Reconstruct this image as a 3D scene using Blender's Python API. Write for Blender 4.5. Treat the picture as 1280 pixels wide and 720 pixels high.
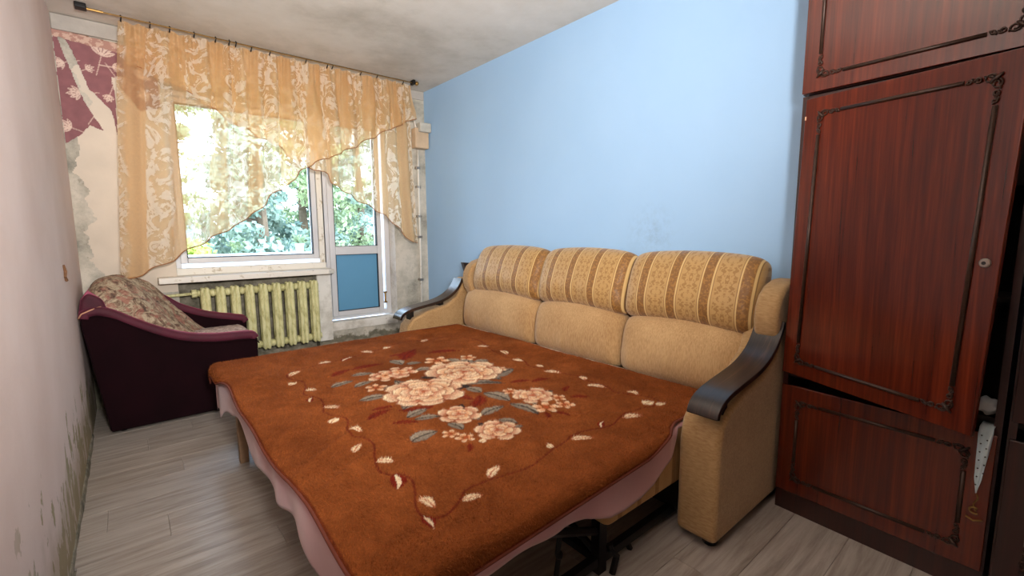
import bpy, math, random
import numpy as np
from mathutils import Vector, Matrix

random.seed(7); rng = np.random.default_rng(7)
for o in list(bpy.data.objects): bpy.data.objects.remove(o)
scene = bpy.context.scene
COL = scene.collection

# ------------------------------------------------------------------ camera
F_PX, PITCH, ROLL, YAW, CAM_H = 571.28, 0.1241, -0.0045, 0.6990, 1.1734
def make_camera():
    cy, sy, cp, sp = math.cos(YAW), math.sin(YAW), math.cos(PITCH), math.sin(PITCH)
    Fv = Vector((sy*cp, cy*cp, -sp)); R = Vector((cy, -sy, 0)); U = R.cross(Fv)
    cr, sr = math.cos(ROLL), math.sin(ROLL)
    R2 = cr*R + sr*U; U2 = -sr*R + cr*U
    cd = bpy.data.cameras.new('camera'); cd.sensor_width = 36; cd.lens = F_PX/1280*36
    cd.clip_start = .02; cd.clip_end = 300
    co = bpy.data.objects.new('camera', cd); COL.objects.link(co)
    M = Matrix((R2, U2, -Fv)).transposed().to_4x4(); M.translation = (0, 0, CAM_H)
    co.matrix_world = M; scene.camera = co
make_camera()

# ------------------------------------------------------------------ world, lights, exposure
W = bpy.data.worlds.new('sky'); scene.world = W; W.use_nodes = True
wn = W.node_tree; wn.nodes.clear()
wo = wn.nodes.new('ShaderNodeOutputWorld'); bg = wn.nodes.new('ShaderNodeBackground')
tc = wn.nodes.new('ShaderNodeTexCoord'); sx = wn.nodes.new('ShaderNodeSeparateXYZ'); cr_ = wn.nodes.new('ShaderNodeValToRGB')
wn.links.new(tc.outputs['Generated'], sx.inputs[0]); wn.links.new(sx.outputs[2], cr_.inputs[0])
cr_.color_ramp.elements[0].position = 0.0; cr_.color_ramp.elements[0].color = (.80, .90, 1, 1)
cr_.color_ramp.elements[1].position = .8; cr_.color_ramp.elements[1].color = (.50, .70, 1, 1)
wn.links.new(cr_.outputs[0], bg.inputs[0]); bg.inputs[1].default_value = 8.5
wn.links.new(bg.outputs[0], wo.inputs[0])

def light(name, kind, loc, rot, energy, color, size=None, size_y=None):
    d = bpy.data.lights.new(name, kind); d.energy = energy; d.color = color
    if kind == 'AREA':
        d.shape = 'RECTANGLE'; d.size = size; d.size_y = size_y or size
    if kind == 'SUN': d.angle = math.radians(2)
    o = bpy.data.objects.new(name, d); COL.objects.link(o); o.location = loc; o.rotation_euler = rot
    return o
light('sun', 'SUN', (0, 0, 8), (math.radians(52), math.radians(0), math.radians(28)), 2.6, (1, .93, .8))
# added area light behind the camera, standing in for a ceiling-bounced flash
fl_ = light('bounced_flash', 'AREA', (.15, -.25, 1.45), (0, 0, 0), 64, (1, .965, .93), .22, .22); fl_.data.spread = math.radians(125)
fl_.rotation_euler = (Vector((.72, 2.15, 2.5))-fl_.location).to_track_quat('-Z', 'Y').to_euler()
pt = light('window_portal', 'AREA', (1.09, 4.32, 1.4), (math.radians(-90), 0, 0), 1, (1, 1, 1), 1.8, 1.75)
pt.data.cycles.is_portal = True

vs = scene.view_settings
vs.view_transform = 'Standard'; vs.look = 'None'; vs.exposure = 0.45; vs.gamma = 1; vs.use_curve_mapping = False

# ------------------------------------------------------------------ colour and node helpers
def lin(c):
    return tuple((v/255/12.92 if v/255 <= .04045 else ((v/255+.055)/1.055)**2.4) for v in c)
def L4(c): return lin(c)+(1,)
class NT:
    """small wrapper for building a node material"""
    def __init__(s, name):
        s.m = bpy.data.materials.new(name); s.m.use_nodes = True; s.t = s.m.node_tree; s.t.nodes.clear()
        s.out = s.n('ShaderNodeOutputMaterial'); s.b = s.n('ShaderNodeBsdfPrincipled'); s.l(s.b.outputs[0], s.out.inputs[0])
    def n(s, k, **kw):
        x = s.t.nodes.new(k)
        for a, v in kw.items(): setattr(x, a, v)
        return x
    def l(s, a, b): s.t.links.new(a, b)
    def coord(s, scale=(1, 1, 1), kind='Object', rot=(0, 0, 0)):
        c = s.n('ShaderNodeTexCoord'); m = s.n('ShaderNodeMapping'); m.inputs['Scale'].default_value = scale; m.inputs['Rotation'].default_value = rot
        s.l(c.outputs[kind], m.inputs[0]); return m.outputs[0]
    def noise(s, vec, scale, detail=4, rough=.55, dist=0):
        x = s.n('ShaderNodeTexNoise'); x.inputs['Scale'].default_value = scale; x.inputs['Detail'].default_value = detail
        x.inputs['Roughness'].default_value = rough; x.inputs['Distortion'].default_value = dist
        if vec: s.l(vec, x.inputs['Vector'])
        return x.outputs['Fac']
    def ramp(s, fac, stops, interp='LINEAR'):
        r = s.n('ShaderNodeValToRGB'); r.color_ramp.interpolation = interp; e = r.color_ramp.elements
        while len(e) < len(stops): e.new(.5)
        for i, (p, c) in enumerate(stops): e[i].position = p; e[i].color = c if len(c) == 4 else tuple(c)+(1,)
        s.l(fac, r.inputs[0]); return r.outputs[0]
    def mix(s, fac, a, b, mode='MIX'):
        x = s.n('ShaderNodeMix', data_type='RGBA', blend_type=mode)
        for inp, v in ((x.inputs[0], fac), (x.inputs[6], a), (x.inputs[7], b)):
            if hasattr(v, 'links'): s.l(v, inp)
            else: inp.default_value = v if not isinstance(v, tuple) or len(v) == 4 else v+(1,)
        return x.outputs[2]
    def math(s, op, a, b=0, c=0):
        x = s.n('ShaderNodeMath', operation=op)
        for i, v in enumerate((a, b, c)):
            if hasattr(v, 'links'): s.l(v, x.inputs[i])
            else: x.inputs[i].default_value = v
        return x.outputs[0]
    def sep(s, vec):
        x = s.n('ShaderNodeSeparateXYZ'); s.l(vec, x.inputs[0]); return x.outputs
    def comb(s, a, b, c):
        x = s.n('ShaderNodeCombineXYZ')
        for i, v in enumerate((a, b, c)):
            if hasattr(v, 'links'): s.l(v, x.inputs[i])
            else: x.inputs[i].default_value = v
        return x.outputs[0]
    def attr(s, name='Col'):
        x = s.n('ShaderNodeAttribute'); x.attribute_name = name; return x.outputs['Color']
    def bump(s, h, strength=.3, dist=.01):
        x = s.n('ShaderNodeBump'); x.inputs['Strength'].default_value = strength; x.inputs['Distance'].default_value = dist
        s.l(h, x.inputs['Height']); s.l(x.outputs[0], s.b.inputs['Normal'])
    def set(s, **kw):
        for k, v in kw.items():
            i = s.b.inputs[k.replace('_', ' ')]
            if hasattr(v, 'links'): s.l(v, i)
            else: i.default_value = v if not (isinstance(v, tuple) and len(v) == 3) else v+(1,)
        return s
def plain(name, rgb, rough=.6, var=.12, scale=12, metal=0, bump=0, bscale=60, coat=0, sheen=0):
    t = NT(name); v = t.coord(); f = t.noise(v, scale)
    a = lin(rgb); d = tuple(x*(1-var) for x in a); h = tuple(min(1, x*(1+var)) for x in a)
    t.set(Base_Color=t.ramp(f, [(.3, d), (.7, h)]), Roughness=rough, Metallic=metal, Coat_Weight=coat, Sheen_Weight=sheen)
    if bump: t.bump(t.noise(v, bscale, 5), bump, .004)
    return t.m

M = {}
def mats():
    # walls -------------------------------------------------------------
    t = NT('left_wall_plaster'); v = t.coord(); x, y, z = t.sep(v)
    base = t.mix(t.ramp(t.noise(v, 1.6, 5), [(.35, (0, 0, 0)), (.7, (1, 1, 1))]), lin((206, 186, 178)), lin((219, 202, 196)))
    ro = t.noise(t.coord((5, 5, 2.6)), 2.2, 8, .62)
    # peeled strip: height limit rises with noise, stronger far from the photographer
    lim = t.math('MULTIPLY_ADD', t.math('SUBTRACT', ro, .5), 1.9, .20)
    peel = t.ramp(t.math('SUBTRACT', lim, z), [(.0, (0, 0, 0)), (.012, (1, 1, 1))])
    ycut = t.ramp(t.math('MULTIPLY', y, .25), [(.30, (0, 0, 0)), (.42, (1, 1, 1))])
    peel = t.mix(1.0, peel, ycut, 'MULTIPLY')
    grime = t.mix(t.noise(v, 14, 6, .7), lin((126, 116, 84)), lin((170, 158, 126)))
    c = t.mix(peel, base, grime)
    low = t.ramp(t.math('SUBTRACT', t.math('MULTIPLY_ADD', t.noise(v, 7, 6), .3, .16), z), [(0, (0, 0, 0)), (.12, (1, 1, 1))])
    c = t.mix(t.math('MULTIPLY', low, .55), c, lin((150, 132, 102)))
    t.set(Base_Color=c, Roughness=.85); t.bump(t.math('ADD', t.noise(v, 5, 8, .6), t.math('MULTIPLY', peel, -.25)), .35, .012); M['left'] = t.m
    t = NT('blue_wall_paint'); v = t.coord()
    c = t.mix(t.noise(v, 1.3, 4), lin((150, 187, 223)), lin((165, 199, 232)))
    dv = t.n('ShaderNodeVectorMath', operation='DISTANCE'); t.l(v, dv.inputs[0]); dv.inputs[1].default_value = (2.31, 1.50, 1.16)
    sm = t.math('MULTIPLY', t.ramp(dv.outputs['Value'], [(.03, (1, 1, 1)), (.20, (0, 0, 0))]), t.ramp(t.noise(v, 24, 5, .7), [(.45, (0, 0, 0)), (.65, (1, 1, 1))]))
    c = t.mix(t.math('MULTIPLY', sm, .28), c, lin((120, 138, 158)))
    t.set(Base_Color=c, Roughness=.75); t.bump(t.noise(v, 160, 3), .12, .002); M['blue'] = t.m
    t = NT('back_wall_plaster'); v = t.coord(); x, y, z = t.sep(v)
    c = t.ramp(t.noise(v, 4, 8, .7), [(.33, lin((132, 130, 120))), (.45, lin((172, 167, 154))), (.62, lin((206, 198, 184)))])
    spots = t.ramp(t.noise(v, 24, 3), [(.68, (0, 0, 0)), (.73, (1, 1, 1))])
    c = t.mix(t.math('MULTIPLY', spots, .45), c, lin((120, 112, 92)))
    lim = t.math('MULTIPLY_ADD', t.noise(v, 9, 6, .7), .28, .12)
    g = t.ramp(t.math('SUBTRACT', lim, z), [(0, (0, 0, 0)), (.03, (1, 1, 1))])
    c = t.mix(g, c, t.mix(t.noise(v, 20, 6, .7), lin((58, 56, 44)), lin((140, 134, 115))))
    top = t.ramp(z, [(.0, (0, 0, 0)), (1, (1, 1, 1))])
    t.set(Base_Color=c, Roughness=.9); t.bump(t.noise(v, 18, 8, .65), .5, .01); M['back'] = t.m
    t = NT('reveal_whitewash'); v = t.coord()
    c = t.ramp(t.noise(v, 6, 8, .7), [(.3, lin((186, 180, 168))), (.55, lin((226, 222, 214)))])
    sp = t.ramp(t.noise(v, 35, 3), [(.66, (0, 0, 0)), (.72, (1, 1, 1))])
    t.set(Base_Color=t.mix(t.math('MULTIPLY', sp, .5), c, lin((140, 130, 110))), Roughness=.85); t.bump(t.noise(v, 25, 6), .4, .006); M['reveal'] = t.m
    t = NT('dirty_concrete'); v = t.coord()
    c = t.ramp(t.noise(v, 11, 8, .7), [(.3, lin((62, 58, 46))), (.5, lin((120, 114, 98))), (.7, lin((160, 152, 136)))])
    t.set(Base_Color=c, Roughness=.95); t.bump(t.noise(v, 20, 8, .7), .7, .015); M['grime'] = t.m
    t = NT('ceiling_plaster'); v = t.coord()
    c = t.ramp(t.noise(v, 1.5, 7, .65), [(.3, lin((178, 170, 158))), (.5, lin((205, 198, 188))), (.7, lin((216, 210, 202)))])
    t.set(Base_Color=c, Roughness=.9); t.bump(t.noise(v, 3, 5), .3, .02); M['ceil'] = t.m
    # floor: printed oak laminate, the same film on every plank with its own offset
    t = NT('grey_oak_laminate'); oi = t.n('ShaderNodeObjectInfo'); v = t.coord()
    off = t.n('ShaderNodeVectorMath', operation='ADD'); t.l(v, off.inputs[0])
    sc = t.n('ShaderNodeVectorMath', operation='SCALE'); t.l(oi.outputs['Location'], sc.inputs[0]); sc.inputs['Scale'].default_value = 3.7
    t.l(sc.outputs[0], off.inputs[1])
    mp = t.n('ShaderNodeMapping'); mp.inputs['Scale'].default_value = (1.1, 14, 1); t.l(off.outputs[0], mp.inputs[0])
    g = t.noise(mp.outputs[0], 2.2, 9, .68, .5)
    c = t.ramp(g, [(.25, lin((120, 110, 100))), (.42, lin((152, 142, 132))), (.55, lin((172, 163, 154))), (.75, lin((190, 183, 175)))])
    rnd = t.math('MULTIPLY_ADD', oi.outputs['Random'], .07, .93)
    c = t.mix(1.0, c, t.comb(rnd, rnd, rnd), 'MULTIPLY')
    t.set(Base_Color=c, Roughness=.36); t.bump(g, .08, .002); M['floor'] = t.m
    # woods ---------------------------------------------------------------
    def mahog(name, dark, mid, light, rough=.22):
        t = NT(name); g = t.noise(t.coord((30, 30, .9)), 1.6, 6, .6, .3); g2 = t.noise(t.coord((130, 130, 2.5)), 1.2, 3)
        c = t.ramp(t.math('MULTIPLY_ADD', g2, .35, t.math('MULTIPLY', g, .7)), [(.36, lin(dark)), (.52, lin(mid)), (.68, lin(light))])
        t.set(Base_Color=c, Roughness=rough, Coat_Weight=.35, Coat_Roughness=.12); t.bump(g2, .03, .002); return t.m
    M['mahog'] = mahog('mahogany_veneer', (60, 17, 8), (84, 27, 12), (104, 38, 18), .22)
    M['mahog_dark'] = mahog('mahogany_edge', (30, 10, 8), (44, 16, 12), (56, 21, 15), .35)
    M['mould'] = plain('bronze_moulding', (58, 38, 28), .4, .3, 60, .3)
    M['inside'] = plain('cabinet_inside', (16, 10, 8), .9)
    t = NT('dark_armrest_veneer'); g = t.noise(t.coord((1.2, 34, 3)), 2.4, 7, .65, .3)
    t.set(Base_Color=t.ramp(g, [(.35, lin((20, 14, 12))), (.55, lin((44, 30, 24))), (.7, lin((74, 52, 40)))]), Roughness=.3, Coat_Weight=.2, Coat_Roughness=.15); M['arm_wood'] = t.m
    M['leg_wood'] = plain('pale_leg_wood', (142, 112, 84), .6, .2, 20)
    # fabrics ---------------------------------------------------------------
    def chenille(name, c0, c1, s=(60, 60, 12)):
        t = NT(name); a = t.noise(t.coord(s), 3, 4); b = t.noise(t.coord(), 2.5, 4)
        f = t.math('MULTIPLY_ADD', b, .5, t.math('MULTIPLY', a, .5))
        t.set(Base_Color=t.ramp(f, [(.36, lin(c0)), (.62, lin(c1))]), Roughness=.9, Sheen_Weight=.15); t.bump(a, .22, .004); return t.m
    M['beige'] = chenille('beige_chenille', (154, 116, 72), (192, 156, 108))
    M['beige_arm'] = chenille('beige_chenille_arm', (148, 112, 68), (182, 148, 102), (50, 14, 50))
    t = NT('striped_brocade'); v = t.coord(); x, y, z = t.sep(v)
    P = .1675
    u = t.math('FRACT', t.math('ADD', t.math('DIVIDE', t.math('SUBTRACT', y, .10), P), 20))
    # stripe layout across one period: brown strip, gold line, wide gold band, gold line
    g0, g1, br, dk = lin((178, 140, 84)), lin((206, 172, 112)), lin((126, 86, 38)), lin((100, 64, 24))
    st = t.ramp(u, [(.0, br), (.245, br), (.26, g1), (.285, g1), (.30, dk), (.315, g0), (.92, g0), (.935, dk), (.95, g1), (.985, g1), (1, br)])
    m = t.math('ABSOLUTE', t.math('SUBTRACT', u, .60))
    zz = t.math('PINGPONG', t.math('ADD', z, 1), .085)
    mot = t.noise(t.comb(t.math('MULTIPLY', m, P), zz, 0), 62, 2.5, .5, .8)
    mk = t.ramp(mot, [(.48, (0, 0, 0)), (.53, (1, 1, 1))])
    inb = t.math('MULTIPLY', t.math('GREATER_THAN', u, .35), t.math('LESS_THAN', u, .87))
    c = t.mix(t.math('MULTIPLY', t.math('MULTIPLY', mk, inb), .62), st, lin((136, 96, 46)))
    brn = t.math('LESS_THAN', u, .245)
    m2 = t.ramp(t.noise(v, 85, 2), [(.5, (0, 0, 0)), (.56, (1, 1, 1))])
    c = t.mix(t.math('MULTIPLY', t.math('MULTIPLY', m2, brn), .5), c, lin((172, 122, 56)))
    t.set(Base_Color=c, Roughness=t.math('MULTIPLY_ADD', mk, .2, .5), Sheen_Weight=.2); t.bump(t.math('ADD', mot, t.noise(v, 300, 2)), .25, .003); M['brocade'] = t.m
    t = NT('mattress_stripe'); v = t.coord(); x, y, z = t.sep(v)
    u = t.math('FRACT', t.math('MULTIPLY', x, 9))
    t.set(Base_Color=t.mix(t.noise(v, 60), t.ramp(u, [(0, lin((176, 140, 92))), (.5, lin((190, 156, 106))), (.52, lin((112, 74, 40))), (.72, lin((126, 84, 46))), (.74, lin((186, 150, 100)))], 'LINEAR'), lin((170, 130, 84))), Roughness=.85); M['mattress'] = t.m
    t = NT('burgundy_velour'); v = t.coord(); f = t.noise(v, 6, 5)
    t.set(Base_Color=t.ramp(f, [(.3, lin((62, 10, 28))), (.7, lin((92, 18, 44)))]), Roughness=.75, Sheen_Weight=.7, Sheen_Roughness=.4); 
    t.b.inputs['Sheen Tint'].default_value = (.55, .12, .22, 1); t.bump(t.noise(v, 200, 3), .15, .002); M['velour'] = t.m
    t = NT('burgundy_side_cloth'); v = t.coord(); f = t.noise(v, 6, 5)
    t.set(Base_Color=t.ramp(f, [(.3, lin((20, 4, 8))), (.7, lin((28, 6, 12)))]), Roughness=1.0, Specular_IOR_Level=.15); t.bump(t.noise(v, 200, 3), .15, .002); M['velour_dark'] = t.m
    t = NT('tapestry'); v = t.coord((1, 1, 1)); f = t.noise(v, 17, 7, .7, 1.6); q = t.noise(v, 9, 4, .6, 2.2)
    c = t.ramp(f, [(.33, lin((58, 50, 42))), (.42, lin((104, 78, 64))), (.5, lin((150, 132, 108))), (.58, lin((182, 166, 140))), (.68, lin((112, 92, 78)))])
    c = t.mix(t.ramp(q, [(.52, (0, 0, 0)), (.6, (.7, .7, .7))]), c, lin((150, 92, 80)))
    t.set(Base_Color=c, Roughness=.9); t.bump(f, .3, .004); M['tapestry'] = t.m
    t = NT('seat_lace_cloth'); v = t.coord(); f = t.noise(v, 30, 6, .7, 1)
    t.set(Base_Color=t.ramp(f, [(.38, lin((130, 104, 100))), (.52, lin((196, 176, 168))), (.65, lin((222, 208, 202)))]), Roughness=.9); M['lace_seat'] = t.m
    M['piping'] = plain('piping_cord', (190, 140, 110), .7)
    t = NT('pink_sheet'); v = t.coord(); f = t.noise(v, 3, 4)
    t.set(Base_Color=t.ramp(f, [(.3, lin((184, 132, 134))), (.7, lin((200, 148, 148)))]), Roughness=.42, Sheen_Weight=.3); t.bump(t.noise(v, 12, 4), .12, .01); M['sheet'] = t.m
    t = NT('blanket_pile'); t.set(Base_Color=t.attr(), Roughness=.8, Specular_IOR_Level=.15); M['pile'] = t.m
    t = NT('plush_blanket'); v = t.coord(); f = t.noise(v, 170, 4, .7); f2 = t.noise(v, 26, 6, .7, .4)
    f3 = t.ramp(t.noise(v, 85, 5, .75, .6), [(.38, (0, 0, 0)), (.66, (1, 1, 1))]); c = t.mix(t.math('MULTIPLY', t.math('ADD', f, t.math('MULTIPLY', f3, .6)), .48), t.attr(), t.mix(1.0, t.attr(), (.40, .30, .24, 1), 'MULTIPLY'))
    t.set(Base_Color=c, Roughness=.95, Specular_IOR_Level=.1); t.b.inputs['Sheen Tint'].default_value = (1, 1, 1, 1)
    t.bump(t.math('ADD', t.math('MULTIPLY', f, .8), f2), .7, .010); M['blanket'] = t.m
    # curtain -------------------------------------------------------------
    t = NT('sheer_orange_tulle'); uvn = t.n('ShaderNodeUVMap'); uvn.uv_map = 'UV'; x, y, z = t.sep(uvn.outputs[0])
    # woven stripes run down the cloth, lace sprays sit inside every second stripe
    sp = t.math('FRACT', t.math('MULTIPLY', x, 3.1))
    wv = t.math('MULTIPLY', t.math('SUBTRACT', t.noise(uvn.outputs[0], 5, 3), .5), .34)
    spw = t.math('ADD', sp, wv)
    band = t.ramp(spw, [(.0, (0, 0, 0)), (.06, (1, 1, 1)), (.56, (1, 1, 1)), (.62, (0, 0, 0))])
    ln = t.noise(uvn.outputs[0], 7.5, 4, .65, 2.2)
    lace = t.math('MULTIPLY', t.ramp(ln, [(.50, (0, 0, 0)), (.53, (1, 1, 1))]), band)
    fine = t.noise(uvn.outputs[0], 60, 4, .7)
    c = t.mix(lace, lin((236, 202, 156)), lin((250, 236, 216)))
    c = t.mix(t.math('MULTIPLY', t.math('SUBTRACT', 1, band), .6), c, lin((234, 184, 126)))
    op = t.math('MULTIPLY_ADD', lace, .24, .42)
    op = t.math('ADD', op, t.math('MULTIPLY', t.math('SUBTRACT', fine, .5), .2))
    op = t.math('ADD', op, t.math('MULTIPLY', t.math('SUBTRACT', 1, band), .13))
    tr = t.n('ShaderNodeBsdfTransparent'); tr.inputs[0].default_value = (1, .95, .86, 1)
    df = t.n('ShaderNodeBsdfDiffuse'); tl = t.n('ShaderNodeBsdfTranslucent'); t.l(c, df.inputs[0]); t.l(c, tl.inputs[0])
    a = t.n('ShaderNodeMixShader'); a.inputs[0].default_value = .5; t.l(df.outputs[0], a.inputs[1]); t.l(tl.outputs[0], a.inputs[2])
    b = t.n('ShaderNodeMixShader'); t.l(op, b.inputs[0]); t.l(tr.outputs[0], b.inputs[1]); t.l(a.outputs[0], b.inputs[2]); t.l(b.outputs[0], t.out.inputs[0]); M['tulle'] = t.m
    M['hem'] = plain('hem_thread', (150, 100, 60), .8)
    M['frame'] = plain('white_plastic_frame', (206, 206, 208), .35, .05, 5)
    t = NT('old_white_paint'); v = t.coord()
    c = t.mix(t.ramp(t.noise(v, 16, 6, .7), [(.58, (0, 0, 0)), (.68, (1, 1, 1))]), lin((222, 217, 206)), lin((170, 156, 128)))
    t.set(Base_Color=c, Roughness=.5); t.bump(t.noise(v, 22, 5), .3, .006); M['oldpaint'] = t.m
    M['seal'] = plain('rubber_seal', (24, 24, 26), .7)
    t = NT('window_glass'); gl = t.n('ShaderNodeBsdfGlass'); tr = t.n('ShaderNodeBsdfTransparent'); tr.inputs[0].default_value = (.93, .97, .98, 1)
    gs = t.n('ShaderNodeBsdfGlossy'); gs.inputs['Roughness'].default_value = .02; fr = t.n('ShaderNodeFresnel'); fr.inputs[0].default_value = 1.45
    mx = t.n('ShaderNodeMixShader'); t.l(fr.outputs[0], mx.inputs[0]); t.l(tr.outputs[0], mx.inputs[1]); t.l(gs.outputs[0], mx.inputs[2]); t.l(mx.outputs[0], t.out.inputs[0]); M['glass'] = t.m
    t = NT('blue_door_panel'); v = t.coord(); t.set(Base_Color=t.mix(t.noise(v, 3), lin((92, 148, 184)), lin((102, 158, 194))), Roughness=.4); M['panel'] = t.m
    t = NT('radiator_paint'); v = t.coord((1, 1, 1)); f = t.noise(t.coord((1, 1, .35)), 28, 7, .75)
    c = t.ramp(f, [(.30, lin((110, 92, 58))), (.38, lin((170, 164, 108))), (.5, lin((206, 202, 148))), (.68, lin((222, 218, 170)))])
    t.set(Base_Color=c, Roughness=.55); t.bump(f, .5, .006); M['radiator'] = t.m
    M['metal_black'] = plain('black_steel', (20, 18, 18), .5, .3, 30, .4)
    M['brass'] = plain('worn_brass', (150, 116, 62), .4, .3, 40, .7)
    M['steel'] = plain('nickel', (170, 160, 150), .3, .1, 30, .9)
    M['box'] = plain('junction_cover', (196, 170, 140), .8, .12, 10, bump=.3)
    M['chip'] = plain('chipped_veneer', (214, 172, 140), .8)
    M['paper_white'] = plain('white_paper', (206, 212, 214), .8)
    M['bark'] = plain('bark', (92, 76, 60), .9, .3, 8, bump=.6)
    def leafm(name, c0, c1):
        t = NT(name); f = t.noise(t.coord(), 2.2, 5); col = t.ramp(f, [(.32, lin(c0)), (.68, lin(c1))])
        t.set(Base_Color=col, Roughness=.55); tl = t.n('ShaderNodeBsdfTranslucent'); t.l(col, tl.inputs[0])
        mx = t.n('ShaderNodeMixShader'); mx.inputs[0].default_value = .35; t.l(t.b.outputs[0], mx.inputs[1]); t.l(tl.outputs[0], mx.inputs[2]); t.l(mx.outputs[0], t.out.inputs[0]); return t.m
    M['leaf_dark'] = leafm('blue_green_needles', (82, 106, 98), (158, 174, 156)); M['leaf_mid'] = leafm('mid_green_leaves', (104, 124, 92), (182, 192, 146)); M['leaf_light'] = leafm('yellow_green_leaves', (140, 160, 66), (204, 212, 110))
    M['grass'] = plain('grass', (96, 120, 62), .9, .3, 2)
    M['facade'] = plain('pale_render', (222, 226, 232), .8, .05, 2)
    M['paint'] = (lambda t: (t.set(Base_Color=t.attr(), Roughness=.85), t.bump(t.noise(t.coord(), 60, 4), .2, .003), t.m)[-1])(NT('printed_wallpaper'))
mats()

# ------------------------------------------------------------------ mesh helpers
def tag(o, label=None, cat=None, group=None, kind=None):
    for k, v in (('label', label), ('category', cat), ('group', group), ('kind', kind)):
        if v: o[k] = v
    return o
def empty(name, loc, label=None, cat=None, group=None, kind=None):
    o = bpy.data.objects.new(name, None); COL.objects.link(o); o.location = loc; o.empty_display_size = .05
    return tag(o, label, cat, group, kind)
def worldloc(o):
    v = Vector((0, 0, 0))
    while o: v += Vector(o.location); o = o.parent
    return v
class MB:
    """collects shapes in world coordinates, then links them as ONE mesh object"""
    def __init__(s): s.v = []; s.f = []; s.c = None; s.uv = None
    def add(s, vs_, fs):
        b = len(s.v); s.v += [tuple(map(float, p)) for p in vs_]; s.f += [tuple(b+i for i in f) for f in fs]; return s
    def box(s, lo, hi):
        x0, y0, z0 = lo; x1, y1, z1 = hi
        return s.add([(x0,y0,z0),(x1,y0,z0),(x1,y1,z0),(x0,y1,z0),(x0,y0,z1),(x1,y0,z1),(x1,y1,z1),(x0,y1,z1)],
                     [(0,3,2,1),(4,5,6,7),(0,1,5,4),(1,2,6,5),(2,3,7,6),(3,0,4,7)])
    def hexa(s, fn, a, b):
        """box a..b in a local frame fn(s,t,n) -> world"""
        pts = [(a[0],a[1],a[2]),(b[0],a[1],a[2]),(b[0],b[1],a[2]),(a[0],b[1],a[2]),(a[0],a[1],b[2]),(b[0],a[1],b[2]),(b[0],b[1],b[2]),(a[0],b[1],b[2])]
        return s.add([fn(*p) for p in pts], [(0,3,2,1),(4,5,6,7),(0,1,5,4),(1,2,6,5),(2,3,7,6),(3,0,4,7)])
    def tube(s, path, r, n=8, closed=False, rs=None, flat=1.0):
        path = [Vector(p) for p in path]; m = len(path); rings = []
        up = Vector((0, 0, 1))
        for i, p in enumerate(path):
            a = path[i-1] if (i or closed) else p; b = path[(i+1) % m] if (i < m-1 or closed) else p
            d = (b-a).normalized() if (b-a).length > 1e-9 else Vector((1, 0, 0))
            ref = up if abs(d.dot(up)) < .95 else Vector((1, 0, 0))
            u = d.cross(ref).normalized(); w = u.cross(d)
            rr = rs[i] if rs else r
            rings.append([p + (u*math.cos(2*math.pi*k/n) + w*flat*math.sin(2*math.pi*k/n))*rr for k in range(n)])
        vs_ = [q for R_ in rings for q in R_]; fs = []
        for i in range(m if closed else m-1):
            j = (i+1) % m
            fs += [(i*n+k, i*n+(k+1) % n, j*n+(k+1) % n, j*n+k) for k in range(n)]
        if not closed: fs += [tuple(reversed(range(n))), tuple(range((m-1)*n, m*n))]
        return s.add(vs_, fs)
    def prism(s, poly, axis, a, b):
        """closed 2D outline extruded along axis ('y': outline in x,z; 'x': in y,z; 'z': in x,y)"""
        def P(p, t): return {'y': (p[0], t, p[1]), 'x': (t, p[0], p[1]), 'z': (p[0], p[1], t)}[axis]
        n = len(poly)
        return s.add([P(p, a) for p in poly]+[P(p, b) for p in poly],
                     [tuple(range(n)), tuple(reversed(range(n, 2*n)))]+[(i, n+i, n+(i+1) % n, (i+1) % n) for i in range(n)])
    def grid(s, Pn, wrap=False):
        """Pn: (ny,nx,3) array"""
        ny, nx = Pn.shape[:2]; base = len(s.v)
        s.v += [tuple(map(float, p)) for p in Pn.reshape(-1, 3)]
        for j in range(ny-1):
            for i in range(nx if wrap else nx-1):
                k = (i+1) % nx
                s.f.append((base+j*nx+i, base+j*nx+k, base+(j+1)*nx+k, base+(j+1)*nx+i))
        return s
    def sphere(s, c, r, n=10, m=7, sc=(1, 1, 1)):
        vs_ = [(c[0], c[1], c[2]-r*sc[2])]
        for j in range(1, m):
            a = math.pi*j/m-math.pi/2
            vs_ += [(c[0]+r*sc[0]*math.cos(a)*math.cos(2*math.pi*i/n), c[1]+r*sc[1]*math.cos(a)*math.sin(2*math.pi*i/n), c[2]+r*sc[2]*math.sin(a)) for i in range(n)]
        vs_.append((c[0], c[1], c[2]+r*sc[2])); fs = [(0, 1+(i+1) % n, 1+i) for i in range(n)]
        for j in range(m-2):
            fs += [(1+j*n+i, 1+j*n+(i+1) % n, 1+(j+1)*n+(i+1) % n, 1+(j+1)*n+i) for i in range(n)]
        t = len(vs_)-1; fs += [(t, t-n+i, t-n+(i+1) % n) for i in range(n)]
        return s.add(vs_, fs)
    def build(s, name, mat, parent=None, smooth=False, bevel=0, seg=2, origin=None, subsurf=0, **tags):
        o0 = worldloc(parent) if parent else Vector(origin or (0, 0, 0))
        me = bpy.data.meshes.new(name)
        V = np.array(s.v, dtype=np.float64)-np.array(o0)
        me.from_pydata(V.tolist(), [], s.f); me.update()
        if s.c is not None:
            a = me.color_attributes.new('Col', 'FLOAT_COLOR', 'POINT'); a.data.foreach_set('color', np.asarray(s.c, dtype=np.float32).ravel())
        if s.uv is not None:
            uvl = me.uv_layers.new(name='UV'); idx = np.empty(len(me.loops), dtype=np.int32); me.loops.foreach_get('vertex_index', idx)
            uvl.data.foreach_set('uv', np.asarray(s.uv, dtype=np.float32)[idx].ravel())
        me.materials.append(mat)
        if smooth: me.shade_smooth()
        o = bpy.data.objects.new(name, me); COL.objects.link(o)
        if parent: o.parent = parent
        else: o.location = o0
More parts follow.
